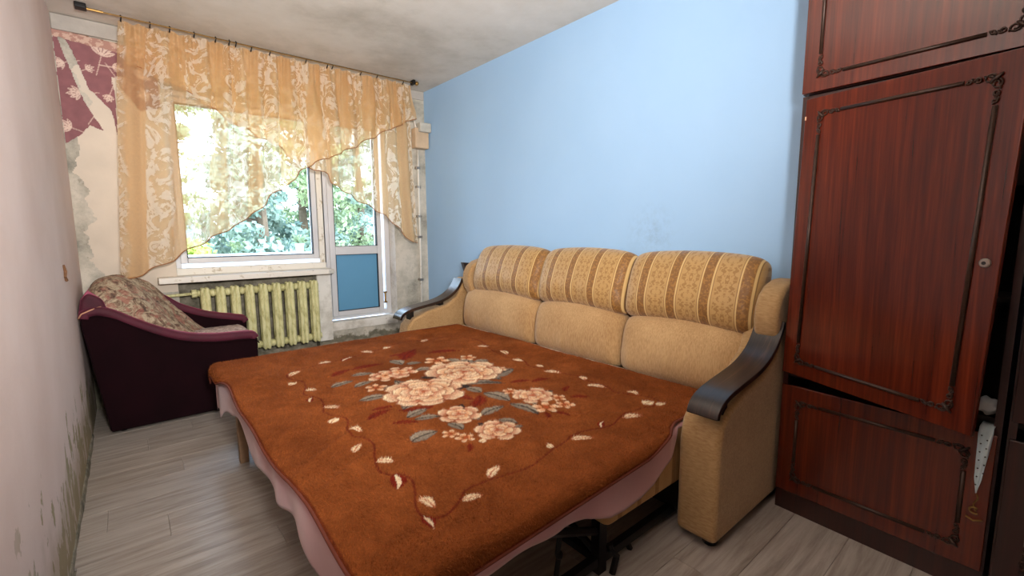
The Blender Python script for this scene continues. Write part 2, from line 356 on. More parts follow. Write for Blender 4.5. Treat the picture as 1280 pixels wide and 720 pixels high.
        if bevel:
            b = o.modifiers.new('bevel', 'BEVEL'); b.width = bevel; b.segments = seg; b.limit_method = 'ANGLE'; b.angle_limit = .6
            me.shade_smooth(); 
            w = o.modifiers.new('wn', 'WEIGHTED_NORMAL'); w.keep_sharp = False
        if subsurf:
            b = o.modifiers.new('sub', 'SUBSURF'); b.levels = b.render_levels = subsurf
        return tag(o, **tags)
def copy_tree(o, parent=None, loc=None):
    c = o.copy(); COL.objects.link(c); c.parent = parent
    if loc is not None: c.location = loc
    for ch in list(o.children): copy_tree(ch, c)
    return c
# numpy value noise --------------------------------------------------------
def vnoise(x, y, seed=0):
    r = np.random.default_rng(seed); T = r.random((64, 64)); xi = np.floor(x).astype(int); yi = np.floor(y).astype(int)
    fx = x-xi; fy = y-yi; fx = fx*fx*(3-2*fx); fy = fy*fy*(3-2*fy)
    g = lambda a, b: T[a % 64, b % 64]
    return (g(xi, yi)*(1-fx)+g(xi+1, yi)*fx)*(1-fy)+(g(xi, yi+1)*(1-fx)+g(xi+1, yi+1)*fx)*fy
def fbm(x, y, seed=0, o=4):
    s = 0; a = 1; t = 0
    for k in range(o): s = s+a*vnoise(x*2**k+k*7.3, y*2**k+k*3.1, seed+k); t += a; a *= .5
    return s/t
def inpoly(x, y, poly):
    ins = np.zeros(x.shape, bool); n = len(poly)
    for i in range(n):
        (x0, y0), (x1, y1) = poly[i], poly[(i+1) % n]
        if y0 == y1: continue
        c = ((y0 > y) != (y1 > y)) & (x < (x1-x0)*(y-y0)/(y1-y0)+x0); ins ^= c
    return ins
def sstep(a, b, x): t = np.clip((x-a)/(b-a), 0, 1); return t*t*(3-2*t)

# ================================================================== SETTING
XL, XR, YB, YF, ZC = -.24, 2.31, 4.06, -1.3, 2.5
def structure(o): o['kind'] = 'structure'; return o
# floor: sub-floor slab with every laminate plank as its own piece
slab = structure(MB().box((XL-.15, YF-.1, -.12), (XR+.15, 4.36, -.012)).build('floor', M['grime']))
PW, PL, k = .190, 1.28, 0
yy = YF
shared = {}
row = 0
while yy < YB-.001:
    y1 = min(yy+PW, YB); off = ((row*.47) % 1)*PL if row % 3 else ((row*.31+.2) % 1)*PL
    xx = XL-off
    while xx < XR:
        a, b = max(xx, XL), min(xx+PL, XR)
        if b-a > .02:
            key = (round(b-a, 3), round(y1-yy, 3))
            w, h = b-a, y1-yy; g = .0004
            if key not in shared:
                mb = MB(); e = .0010
                mb.add([(g, g, -.010), (w-g, g, -.010), (w-g, h-g, -.010), (g, h-g, -.010),
                        (g, g, -e), (w-g, g, -e), (w-g, h-g, -e), (g, h-g, -e),
                        (g+e, g+e, 0), (w-g-e, g+e, 0), (w-g-e, h-g-e, 0), (g+e, h-g-e, 0)],
                       [(0,1,5,4),(1,2,6,5),(2,3,7,6),(3,0,4,7),(4,5,9,8),(5,6,10,9),(6,7,11,10),(7,4,8,11),(8,9,10,11)])
                o = mb.build('laminate_plank', M['floor'], slab); shared[key] = o.data
            else:
                o = bpy.data.objects.new('laminate_plank', shared[key]); COL.objects.link(o); o.parent = slab
            o.location = (a, yy, 0)
        xx += PL
    yy += PW; row += 1
structure(MB().box((XL-.15, YF-.1, ZC), (XR+.15, 4.36, ZC+.15)).build('ceiling', M['ceil']))
wl = structure(MB().box((XL-.15, YF-.1, 0), (XL, 4.36, ZC)).build('wall_left', M['left']))
# torn skirting of old wallpaper backing and crumbling plaster lip along the left wall
lip = MB(); ys = np.arange(1.2, 3.5, .012)
n1 = fbm(ys*9, ys*0, 3, 4); Pn = np.zeros((5, len(ys), 3))
for j, (dx, z) in enumerate(((.0, .030), (.006, .026), (.009, .014), (.010, .004), (.010, 0))):
    Pn[j, :, 0] = XL-.001+dx*(.4+n1); Pn[j, :, 1] = ys; Pn[j, :, 2] = z*(.3+1.2*n1)
lip.grid(Pn[:, ::-1]).build('plaster_lip', M['grime'], wl)
structure(MB().box((XR, YF-.1, 0), (XR+.15, 4.36, ZC)).build('wall_right', M['blue']))
structure(MB().box((XL, YF-.1, 0), (XR, YF, ZC)).build('wall_front', M['left']))
# back wall with a combined window and balcony-door opening and a radiator niche
WX0, WX1, DX1, ZS, ZT, ZD = .265, 1.37, 1.965, .86, 2.19, .375
b = MB(); Y2 = 4.36
b.box((XL, YB, 0), (WX0, Y2, ZC)); b.box((DX1, YB, 0), (XR, Y2, ZC)); b.box((WX0, YB, ZT), (DX1, Y2, ZC))
b.box((WX0, YB+.10, 0), (1.225, Y2, ZS-.045)); b.box((1.225, YB, 0), (WX1-.03, Y2, ZS-.045)); b.box((WX0, YB+.07, ZS-.045), (WX1-.03, Y2, ZS))
b.box((WX1-.03, YB, 0), (DX1, Y2, .30))
wb = structure(b.build('wall_back', M['back']))
MB().box((WX0, YB+.094, .0), (1.224, YB+.101, ZS-.05)).build('niche_back', M['grime'], wb)
# doorstep and ledges
MB().box((WX1-.03, YB-.004, .295), (DX1, 4.16, ZD)).build('door_step', M['reveal'], wb, bevel=.008)
MB().box((DX1-.002, YB+.004, ZD), (DX1+.003, 4.2, ZT)).build('reveal', M['reveal'], wb)
MB().box((WX0-.003, YB+.004, ZS), (WX0+.002, 4.2, ZT)).build('reveal', M['reveal'], wb)
MB().box((1.228, YB-.003, .225), (WX1-.028, YB+.02, ZS-.05)).build('pier_face', M['reveal'], wb, bevel=.004)
# crumbling strip of raw cement along the foot of the wall
Pn = np.zeros((9, 240, 3)); xs = np.linspace(XL+.02, XR-.01, 240)
for j in range(9):
    a = j/8; n = fbm(xs*11, xs*0+j*.9, 5, 4)
    Pn[j, :, 0] = xs; Pn[j, :, 1] = YB-.005-.05*math.sin(min(1, a*1.4)*math.pi/2)*(.5+.8*n); Pn[j, :, 2] = .205*(1-a)*(.85+.3*n)
MB().grid(Pn[:, :]).build('cement_strip', M['grime'], wb, smooth=True)
# bare concrete band under the ceiling (left part) and the frieze, purple paper and its backing
beam = MB().box((XL+.003, YB-.022, 2.405), (.10, YB, ZC-.004)); beam.box((.10, YB-.014, 2.42), (XR-.004, YB, ZC-.004))
beam.build('concrete_band', plain('bare_concrete_band', (172, 166, 158), .9, .12, 8, bump=.4), wb, bevel=.004)
PURPLE = [(-.2385, 2.396), (.084, 2.363), (.262, 2.34), (.262, 2.02), (.15, 1.98), (.063, 2.108), (.048, 2.166), (.022, 2.174), (.030, 2.05), (.018, 1.781), (.002, 1.957), (-.102, 2.088), (-.157, 2.291), (-.198, 2.389), (-.216, 2.384),
          (-.2, 2.295), (-.168, 2.171), (-.127, 2.01), (-.044, 1.825), (-.111, 1.851), (-.166, 1.784), (-.2385, 1.722)]
def paper_sheet(name, x0, x1, z0, z1, step, mask, color, y, mat, **tags):
    nx = int((x1-x0)/step)+1; nz = int((z1-z0)/step)+1
    X, Z = np.meshgrid(np.linspace(x0, x1, nx), np.linspace(z0, z1, nz)); mk = mask(X, Z); C = color(X, Z)
    Y = y-.0035*fbm(X*6, Z*6, 9, 3)
    mb = MB(); mb.grid(np.stack([X, Y, Z], -1)); cell = (mk[:-1, :-1] & mk[1:, 1:] & mk[:-1, 1:] & mk[1:, :-1]).ravel()
    mb.f = [f for f, c in zip(mb.f, cell) if c]
    mb.c = np.concatenate([C.reshape(-1, 3), np.ones((C.shape[0]*C.shape[1], 1))], 1)
    used = sorted({i for f in mb.f for i in f}); mp = {o_: n_ for n_, o_ in enumerate(used)}
    mb.v = [mb.v[i] for i in used]; mb.c = mb.c[used]; mb.f = [tuple(mp[i] for i in f) for f in mb.f]
    return mb.build(name, mat, wb, **tags)
def blend(C, m, col, a=1.0):
    m = (m*a)[..., None] if m.dtype != bool else (m.astype(float)*a)[..., None]
    C[:] = C*(1-m)+np.array(col)*m
def seg_d(X, Y, p, q):
    px, py = q[0]-p[0], q[1]-p[1]; t = np.clip(((X-p[0])*px+(Y-p[1])*py)/(px*px+py*py+1e-12), 0, 1)
    return np.hypot(X-p[0]-t*px, Y-p[1]-t*py), t
def purple_col(X, Z):
    C = np.zeros(X.shape+(3,)); n = fbm(X*30, Z*30, 2, 4)[..., None]
    C[:] = np.array(lin((134, 88, 92)))*(.82+.36*n)
    cream = lin((214, 190, 176))
    sprigs = [(-.02, 2.30, .10, 75), (.03, 2.24, .05, 0), (-.14, 2.05, .07, 190), (-.08, 1.93, .06, 60), (.04, 2.18, .07, 300), (-.20, 2.22, .06, 200), (-.20, 1.83, .07, 160), (.16, 2.2, .09, 60), (.2, 2.1, .07, 200), (-.10, 2.2, .045, 30), (.0, 2.06, .05, 250)]
    for cx, cz, s, a0 in sprigs:
        for k_ in range(5):
            a = math.radians(a0-60+30*k_); L = s*(1-.12*abs(k_-2)); dx, dz = math.cos(a), math.sin(a)
            u = (X-cx)*dx+(Z-cz)*dz; v = -(X-cx)*dz+(Z-cz)*dx+.18*u*u/s*(k_-2)*.4
            w = .16*L*np.sin(np.pi*np.clip(u/L, 0, 1))**.7
            blend(C, (u > 0) & (u < L) & (np.abs(v) < w) & (np.abs(v) > w*.12), cream, .85)
        d, _ = seg_d(X, Z, (cx, cz), (cx-math.cos(math.radians(a0))*s*1.3, cz-math.sin(math.radians(a0))*s*1.3))
        blend(C, d < .0025, cream, .7)
    return C
paper_sheet('purple_wallpaper', XL+.001, .264, 1.7, 2.41, .004, lambda X, Z: inpoly(X+.008*(fbm(X*40, Z*40, 4, 3)-.5), Z+.012*(fbm(X*40, Z*40, 8, 3)-.5), PURPLE), purple_col, YB-.004, M['paint'], label='torn plum wallpaper with cream floral sprigs')
def frieze_col(X, Z):
    C = np.zeros(X.shape+(3,)); C[:] = np.array(lin((168, 128, 116)))
    blend(C, (fbm(X*60, Z*60, 12, 3) > .52), lin((206, 178, 160)), .7); blend(C, (np.abs(Z-2.412+(X+.24)*.06) < .003), lin((110, 70, 50)), .8); return C
paper_sheet('frieze_paper', XL+.001, .264, 2.33, 2.42, .004, lambda X, Z: (Z > 2.363-.10*(X+.24)+.01*(fbm(X*30, Z*0, 4, 3)-.5)) & (Z < 2.414-.06*(X+.24)), frieze_col, YB-.006, M['paint'])
def cream_col(X, Z):
    C = np.zeros(X.shape+(3,)); n = fbm(X*8, Z*8, 21, 5)[..., None]; C[:] = np.array(lin((208, 196, 180)))*(.9+.18*n); return C
def cream_mask(X, Z):
    e = -.13+.09*(fbm(X*0+3, Z*7, 30, 4)-.5)*2+.05*(fbm(X*20, Z*20, 31, 3)-.5)-.05*np.sin((Z-.9)*2.6)
    return (X > e) & (Z < 2.40)
paper_sheet('bare_paper_backing', XL+.001, .263, .75, 2.405, .006, cream_mask, cream_col, YB-.001, M['paint'])

# window ------------------------------------------------------------------
YW = 4.18
def ring(mb, x0, x1, z0, z1, w, y0, y1):
    mb.box((x0, y0, z0), (x0+w, y1, z1)); mb.box((x1-w, y0, z0), (x1, y1, z1)); mb.box((x0+w, y0, z0), (x1-w, y1, z0+w)); mb.box((x0+w, y0, z1-w), (x1-w, y1, z1)); return mb
win = structure(empty('window_1', (.8, YW, ZS)))
ring(MB(), WX0, WX1-.01, ZS, ZT, .042, YW, YW+.07).build('window_frame', M['frame'], win, bevel=.005)
ring(MB(), .300, 1.290, .940, 2.14, .045, YW-.018, YW+.05).build('window_sash', M['frame'], win, bevel=.006)
ring(MB(), .343, 1.247, .983, 2.10, .005, YW-.022, YW+.02).build('glazing_seal', M['seal'], win)
MB().box((.345, YW+.012, .985), (1.245, YW+.016, 2.096)).build('glass_pane', M['glass'], win)
MB().box((WX1-.075, YW-.025, .88), (WX1-.03, YW+.02, ZT)).build('cover_strip', M['oldpaint'], win, bevel=.004)
MB().box((WX0+.002, YB+.06, ZS-.002), (WX1-.035, YW+.01, ZS+.05)).build('putty_ledge', M['oldpaint'], win, bevel=.006)
door = structure(empty('door_1', (1.65, YW, ZD)))
ring(MB(), WX1-.03, DX1-.005, ZD, ZT, .05, YW, YW+.07).build('door_frame', M['frame'], door, bevel=.005)
DXa, DXb = 1.385, 1.875
m_ = ring(MB(), DXa, DXb, ZD+.03, 2.15, .05, YW-.02, YW+.05); m_.box((DXa+.05, YW-.02, .965), (DXb-.05, YW+.05, 1.045)); m_.build('door_sash', M['frame'], door, bevel=.006)
ring(MB(), DXa+.047, DXb-.047, ZD+.077, .968, .004, YW-.023, YW+.02).build('panel_seal', M['seal'], door)
ring(MB(), DXa+.047, DXb-.047, 1.042, 2.10, .004, YW-.023, YW+.02).build('glazing_seal', M['seal'], door)
MB().box((DXa+.05, YW, ZD+.08), (DXb-.05, YW+.02, .965)).build('blue_panel', M['panel'], door, label='blue lower door panel')
MB().box((DXa+.05, YW+.012, 1.045), (DXb-.05, YW+.016, 2.10)).build('glass_pane', M['glass'], door)
h_ = MB(); h_.tube([(1.888, YW-.02, .50), (1.888, YW-.02, .58)], .010, 8); h_.box((1.878, YW-.014, .485), (1.91, YW-.006, .50)); h_.box((1.878, YW-.014, .58), (1.91, YW-.006, .595)); h_.build('hinge', M['brass'], door)
# sill board
sb = MB(); sb.prism([(.150, 3.925), (1.290, 3.925), (1.345, 3.965), (1.345, YB-.002), (WX1-.035, YB-.002), (WX1-.035, YW-.005), (WX0+.004, YW-.005), (WX0+.004, YB-.002), (.150, YB-.002)], 'z', .820, .862)
sb.build('window_sill', M['oldpaint'], win, bevel=.006)

# corner conduit and junction cover ----------------------------------------
pp = empty('corner_pipe', (2.21, 4.0, .3), 'thin white painted pipe running down the corner beside the blue wall', 'pipe')
MB().tube([(2.21, 4.035, .205), (2.215, 4.035, 1.0), (2.212, 4.03, 1.5), (2.22, 4.035, 1.95)], .011, 8).build('pipe', M['oldpaint'], pp, smooth=True)
for z in (.7, 1.12, 1.32, 1.6, 1.78): MB().box((2.192, 4.022, z-.012), (2.236, YB-.001, z+.012)).build('clamp', M['steel'], pp, bevel=.003)
jb = empty('junction_box', (2.2, 4.0, 1.95), 'small peeling beige junction box high in the corner by the curtain', 'junction box')
MB().box((2.155, 3.955, 1.955), (2.30, YB-.016, 2.14)).build('cover', M['box'], jb, bevel=.012)
MB().box((2.185, 3.915, 2.10), (2.305, 4.0, 2.185)).build('wall_patch', plain('grey_patch', (184, 180, 168), .9, .15, 20, bump=.4), jb, bevel=.01)
MB().tube([(2.18, 3.99, 2.14), (2.17, 4.0, 2.2), (2.178, 4.02, 2.27)], .008, 6).build('wire', M['oldpaint'], jb)
# cracked wall socket hole on left wall
ck = MB(); ck.tube([(XL+.001, 3.06+.0, 1.02), (XL+.006, 3.07, .99), (XL+.004, 3.05, .965), (XL+.006, 3.075, .945)], .007, 6); ck.build('chipped_spot', plain('rust_spot', (120, 84, 56), .9, .3, 40), wl)

# radiator ------------------------------------------------------------------
rad = empty('radiator', (.8, 4.0, .24), 'old cream cast iron radiator with flaking paint under the window', 'radiator')
sec = MB(); RZ0, RZ1 = .245, .775
for yc in (3.975, 4.028):
    for dx in (-.0135, .0135):
        sec.tube([(dx, yc, RZ0+.004), (dx, yc, RZ0+.03), (dx, yc, RZ1-.03), (dx, yc, RZ1-.004)], .0185, 8, rs=[.010, .0185, .0185, .010])
for zc in (RZ0+.045, RZ1-.045):
    sec.box((-.026, 3.97, zc-.030), (.026, 4.04, zc+.030))
s0 = None
for i in range(9):
    x = .415+i*.0955
    if s0 is None:
        s0 = sec.build('section', M['radiator'], rad, smooth=False, bevel=.006); s0.location.x = 0
        me = s0.data; off = rad.location
        for v_ in me.vertices: v_.co.x += off.x
        s0.location.x = x-off.x
    else:
        c_ = s0.copy(); COL.objects.link(c_); c_.location.x = x-rad.location.x
    for zc in (RZ0+.045, RZ1-.045):
        if i < 8: MB().tube([(x+.02, 4.003, zc), (x+.04, 4.003, zc), (x+.043, 4.003, zc), (x+.053, 4.003, zc), (x+.056, 4.003, zc), (x+.076, 4.003, zc)], .028, 10, rs=[.027, .027, .031, .031, .027, .027]).build('nipple', M['radiator'], rad, smooth=True)
MB().tube([(.395, 4.02, RZ1-.045), (.37, 4.02, RZ1-.045), (.365, 4.02, RZ1-.045), (.335, 4.02, RZ1-.045)], .03, 10, rs=[.024, .024, .031, .031]).build('end_nut', M['radiator'], rad)
MB().tube([(1.179+.02, 4.03, RZ0+.045), (1.232, 4.03, RZ0+.045)], .024, 10).build('end_nut', M['radiator'], rad)
MB().tube([(.34, 4.02, RZ1-.045), (.2, 4.02, RZ1-.05), (-.0, 4.03, RZ1-.055), (-.1, 4.03, RZ1-.055), (-.1, 4.03, .0)], .011, 8).build('feed_pipe', M['radiator'], rad, smooth=True)
for x in (.46, 1.13):
    MB().box((x-.012, 4.09, .70), (x+.012, YB+.099, .715)).build('bracket', M['metal_black'], rad)

# outside: balcony parapet, ground, trees ------------------------------------
bal = empty('balcony', (1.2, 4.9, -.2), 'pale balcony parapet outside the window', 'balcony')
MB().box((-1.6, 4.37, -.02), (3.6, 5.2, .12)).build('slab', M['facade'], bal)
MB().box((-1.6, 5.1, .12), (3.6, 5.18, .93)).build('parapet', M['facade'], bal)
MB().box((-1.6, 5.07, .93), (3.6, 5.21, .965)).build('rail', M['facade'], bal, bevel=.008)
fp = empty('flower_pot', (1.34, 5.14, .965), 'small white pot standing on the balcony rail', 'pot')
MB().tube([(1.40, 5.14, .965), (1.40, 5.14, 1.05), (1.40, 5.14, 1.055)], .04, 14, rs=[.032, .045, .05]).build('pot', M['paper_white'], fp)
lf = MB()
for k_ in range(40):
    a = rng.random()*6.28; h = rng.random()*.09; r = .02+.05*rng.random(); lf.add([(1.40, 5.14, 1.045), (1.40+r*math.cos(a), 5.14+r*math.sin(a), 1.06+h), (1.40+(r+.02)*math.cos(a+.4), 5.14+(r+.02)*math.sin(a+.4), 1.055+h)], [(0, 1, 2)])
tag(lf.build('foliage', M['leaf_mid'], fp), kind='stuff')
structure(MB().box((-60, 5.5, -6.2), (60, 90, -6)).build('ground_outside', M['grass']))
def tree(loc, h, r, zbase, n, mat, label, name='tree', kind='round', size=.13):
    n = int(n*2.2); size *= .6
    t = empty(name, (loc[0], loc[1], -6), label, 'tree', 'trees outside the window')
    tr = MB(); tr.tube([(loc[0], loc[1], -6), (loc[0]+.1, loc[1], (zbase+h)/2-1), (loc[0], loc[1], h-.4)], .18, 8, rs=[.24, .15, .04])
    for k_ in range(14):
        z = zbase+(h-zbase)*(.05+.9*k_/14); a = k_*2.4; rr = r*(1-(z-zbase)/(h-zbase)*.8)*.8
        tr.tube([(loc[0], loc[1], z), (loc[0]+rr*.5*math.cos(a), loc[1]+rr*.5*math.sin(a), z+.12), (loc[0]+rr*math.cos(a), loc[1]+rr*math.sin(a), z+(.1 if kind == 'round' else -.25))], .04, 5, rs=[.06, .035, .01])
    tr.build('trunk', M['bark'], t)
    # clumps
    nc = 170; cl = []
    for k_ in range(nc):
        u = rng.random(); z = zbase+(h-zbase)*u; a = rng.random()*6.283
        env = r*(math.sin(math.pi*min(1, .12+.88*u))**.6 if kind == 'round' else (1-u)*.95+.05); q = env*math.sqrt(.25+.75*rng.random())
        cl.append((loc[0]+q*math.cos(a), loc[1]+q*math.sin(a), z, .20+.26*rng.random()))
    cl = np.array(cl); idx = rng.integers(0, nc, n); cs = cl[idx]
    d = rng.normal(size=(n, 3)); d /= np.linalg.norm(d, axis=1)[:, None]; rad_ = cs[:, 3]*rng.random(n)**.4
    P = cs[:, :3]+d*rad_[:, None]*np.array([1, 1, .6])
    t1 = rng.normal(size=(n, 3)); t1[:, 2] -= .4; t1 /= np.linalg.norm(t1, axis=1)[:, None]; t2 = np.cross(t1, d); t2 /= np.linalg.norm(t2, axis=1)[:, None]+1e-9
    s_ = size*(.6+.8*rng.random(n))[:, None]; w = .34
    V = np.stack([P-t1*s_*.6, P+t2*s_*w, P+t1*s_*.6, P-t2*s_*w], 1).reshape(-1, 3)
    me = bpy.data.meshes.new('foliage'); me.from_pydata((V-np.array([loc[0], loc[1], -6])).tolist(), [], [(4*i, 4*i+1, 4*i+2, 4*i+3) for i in range(n)])
    me.materials.append(mat); o = bpy.data.objects.new('foliage', me); COL.objects.link(o); o.parent = t; o['kind'] = 'stuff'
tree((1.9, 9.5), 4.2, 2.0, -3.5, 13000, M['leaf_dark'], 'tall blue green spruce tree seen through the middle of the window', 'spruce_tree', 'cone', .17)
tree((3.2, 11.5), 4.0, 1.7, -3.5, 12000, M['leaf_mid'], 'sunlit green tree seen left of the balcony door post', 'leafy_tree', 'round', .15)
tree((4.6, 11.5), 4.4, 1.9, -3.5, 12000, M['leaf_dark'], 'dark green tree seen through the balcony door glass', 'leafy_tree', 'round', .16)
tree((.75, 8.0), .95, .8, -3.5, 9000, M['leaf_light'], 'bright yellow green bush at the lower left of the window', 'bush', 'round', .12)
tree((.9, 14.5), 6.2, 2.6, -3.5, 9000, M['leaf_mid'], 'hazy green tree behind the bush at the left of the window', 'leafy_tree', 'round', .18)
tree((7.5, 16), 5.6, 2.8, -3.5, 9000, M['leaf_mid'], 'distant green tree at the right edge of the door glass', 'leafy_tree', 'round', .22)
fb = empty('far_building', (3, 30, -6), 'pale distant building beyond the trees', 'building')
MB().box((-14, 30, -6), (22, 36, 2.6)).build('wall', M['facade'], fb)
for i in range(12):
    for z in (-2.2, .4): MB().box((-12.5+i*2.8, 29.9, z), (-11.1+i*2.8, 30.02, z+1.3)).build('window', plain('far_window', (130, 150, 168), .3) if i == 0 and z < 0 else bpy.data.materials['far_window'], fb)

# ================================================================== CURTAIN
rod = empty('curtain_rod', (1.0, 3.80, 2.47), 'thin double wire curtain rod fixed under the ceiling', 'curtain rod')
MB().tube([(-.10, 3.79, 2.478), (1, 3.80, 2.474), (2.08, 3.80, 2.476)], .0035, 6).build('wire', M['brass'], rod)
MB().tube([(-.10, 3.815, 2.486), (1, 3.82, 2.484), (2.08, 3.82, 2.486)], .003, 6).build('wire', M['metal_black'], rod)
MB().box((-.115, 3.765, 2.470), (-.062, 3.825, 2.499)).build('end_bracket', M['metal_black'], rod, bevel=.005)
MB().tube([(-.062, 3.79, 2.478), (.01, 3.792, 2.478)], .007, 8).build('brass_sleeve', M['brass'], rod)
MB().box((2.05, 3.775, 2.462), (2.075, 3.835, 2.499)).build('end_bracket', M['metal_black'], rod, bevel=.004)
MB().sphere((2.098, 3.80, 2.478), .018, 10, 7).build('finial', M['brass'], rod, smooth=True)
HEM_L = [(2.1, 2.189), (1.794, 2.03), (1.505, 1.864), (1.317, 1.768), (1.147, 1.691), (1.079, 1.642), (1.057, 1.574), (0.904, 1.475), (0.758, 1.322), (0.596, 1.204), (0.396, 1.093), (0.23, 0.989), (0.097, 0.915), (-0.028, 0.871)][::-1]
HEM_R = [(0.102, 2.235), (0.279, 2.161), (0.384, 2.13), (0.602, 1.983), (0.77, 1.897), (0.953, 1.821), (0.994, 1.767), (1.147, 1.691), (1.31, 1.635), (1.339, 1.573), (1.486, 1.471), (1.765, 1.331), (1.913, 1.205), (2.037, 1.072), (2.128, 1.071)]
def curtain(name, label, xt0, xt1, xb0, xb1, hem, ybase, amp, seed, clipx):
    cu = empty(name, ((xt0+xt1)/2, ybase, 2.46), label, 'curtain', 'pair of sheer orange curtain swags')
    nx, nz = 560, 150; s = np.linspace(0, 1, nx); tz = np.linspace(0, 1, nz)
    hx = [p[0] for p in hem]; hz = [p[1] for p in hem]
    S, T = np.meshgrid(s, tz)
    top = 2.468+.006*np.sin(S*2*math.pi*24)+.006*(fbm(S*60, S*0, seed, 2)-.5)
    zapp = top+(.9-top)*T                                       # provisional height for the sideways drift
    drift = np.clip((2.46-zapp)/1.6, 0, 1)
    x0 = xt0+(xb0-xt0)*drift; x1 = xt1+(xb1-xt1)*drift
    X = x0+(x1-x0)*S
    hemz = np.interp(X[-1], hx, hz)+.006*np.sin(X[-1]*34+seed)
    Z = top+(hemz[None, :]-top)*T
    # fold pattern: tight gathers at the rod opening into broad soft folds below
    fine = np.sin(S*2*math.pi*46+4*fbm(S*9, T*.3, seed+1, 2))
    ph = 2*math.pi*(S*15+2.2*fbm(S*4, T*.5, seed+2, 2)); broad = np.sin(ph)+.35*np.sin(2*ph+1)
    k_ = np.clip((2.46-Z)/.35, 0, 1)
    Y = ybase+.008*fine*(1-k_)+amp*broad*(.25+.75*k_)+.03*k_*0
    X = X+amp*.55*np.cos(ph)*k_
    mb = MB(); mb.grid(np.stack([X, Y, Z], -1)); mb.uv = np.stack([S*(xt1-xt0)*1.5+seed*.37, (2.47-Z)+seed*.21], -1).reshape(-1, 2)
    mb.build('sheer_cloth', M['tulle'], cu, smooth=True)
    e = np.stack([X[-1], Y[-1], Z[-1]], -1)[::3]; MB().tube([tuple(p) for p in e], .0036, 5).build('hem_thread', M['hem'], cu, smooth=True)
    for x in clipx: MB().tube([(x, ybase-.045, 2.486), (x+.002, ybase-.052, 2.478), (x, ybase-.048, 2.468), (x-.001, ybase-.03, 2.456)], .0045, 5).build('clip', M['metal_black'], cu)
    return cu
curtain('sheer_curtain', 'sheer orange lace swag falling low at the left of the window', .075, 2.06, -.035, 2.10, HEM_L, 3.845, .021, 3, [.09, .23, .33, .46, .58, .66, .70])
curtain('sheer_curtain', 'sheer orange lace swag falling low beside the balcony door', .10, 2.062, .10, 2.11, HEM_R, 3.875, .018, 8, [.80, .92, 1.17, 1.33, 1.37, 1.60, 1.74, 1.98])

# ================================================================== SOFA BED
sofa = empty('sofa_bed', (1.8, 1.9, 0), 'unfolded beige sofa bed with striped back cushions and dark curved armrests along the blue wall', 'sofa')
def arm(y0, y1, yw0, yw1, ys0, ys1):
    body = [(1.535, .035), (1.533, .40), (1.548, .475), (1.60, .530), (1.72, .572), (1.88, .602), (1.98, .66), (2.03, .74), (2.06, .80), (2.21, .80), (2.21, .035)]
    a = MB().prism(body, 'y', y0, y1).build('arm_panel', M['beige_arm'], sofa, bevel=.022, seg=4)
    ar = body[:6]
    wing = [(2.05, .66), (2.0, .74), (1.985, .80), (1.992, .855), (2.02, .905), (2.07, .942), (2.15, .962), (2.23, .962), (2.25, .9), (2.25, .60), (2.1, .60)]
    MB().prism(wing, 'y', yw0, yw1).build('side_wing', M['beige_arm'], sofa, bevel=.022, seg=4)
    # curved veneered strip, swept along the top of the arm
    path = [(1.487, .528), (1.494, .550), (1.515, .573), (1.55, .590), (1.60, .604), (1.68, .617), (1.78, .632), (1.86, .650), (1.93, .680), (1.985, .722), (2.02, .77), (2.035, .80)]
    pv = [Vector((p[0], 0, p[1])) for p in path]; fine = []
    for i in range(len(pv)-1):
        for q in range(4):
            t = q/4; p0 = pv[max(i-1, 0)]; p1 = pv[i]; p2 = pv[i+1]; p3 = pv[min(i+2, len(pv)-1)]
            fine.append(.5*((2*p1)+(-p0+p2)*t+(2*p0-5*p1+4*p2-p3)*t*t+(-p0+3*p1-3*p2+p3)*t**3))
    fine.append(pv[-1]); th = .021; outl = []; back = []
    for i, p in enumerate(fine):
        d = (fine[min(i+1, len(fine)-1)]-fine[max(i-1, 0)]).normalized(); nn = Vector((-d.z, 0, d.x)); outl.append((p.x, p.z)); back.append((p.x-nn.x*th, p.z-nn.z*th))
    v_ = []; f_ = []; N = len(outl)
    for (a_, b_) in zip(outl, back): v_ += [(a_[0], ys0, a_[1]), (a_[0], ys1, a_[1]), (b_[0], ys1, b_[1]), (b_[0], ys0, b_[1])]
    for i in range(N-1):
        for q in range(4): f_.append((i*4+q, i*4+(q+1) % 4, i*4+4+(q+1) % 4, i*4+4+q))
    f_ += [(3, 2, 1, 0), (N*4-4, N*4-3, N*4-2, N*4-1)]
    MB().add(v_, f_).build('armrest', M['arm_wood'], sofa, bevel=.003, label='dark glossy wooden armrest')
    ym = (ys0+ys1)/2
    for x, z in ((1.60, .545), (1.86, .60)): MB().box((x-.016, ym-.03, z-.03), (x+.016, ym+.03, z+.045)).build('armrest_spacer', M['metal_black'], sofa)
    for x in (1.60, 2.12): MB().tube([(x, ym, 0), (x, ym, .012), (x, ym, .037)], .03, 14, rs=[.024, .03, .03]).build('foot', M['metal_black'], sofa)
arm(.697, .853, .699, .797, .688, .802)
arm(3.030, 3.178, 2.875, 2.975, 3.045, 3.165)
MB().prism([(2.19, .79), (2.145, .915), (2.235, .905), (2.245, .79)], 'y', 3.185, 3.225).build('back_bracket', M['arm_wood'], sofa, bevel=.003)
# rear frame and seat base
MB().box((2.14, .86, .10), (2.27, 3.02, .90)).build('rear_frame', M['beige_arm'], sofa, bevel=.02)
MB().box((1.62, .862, .05), (2.13, 3.022, .185)).build('base_box', M['metal_black'], sofa)
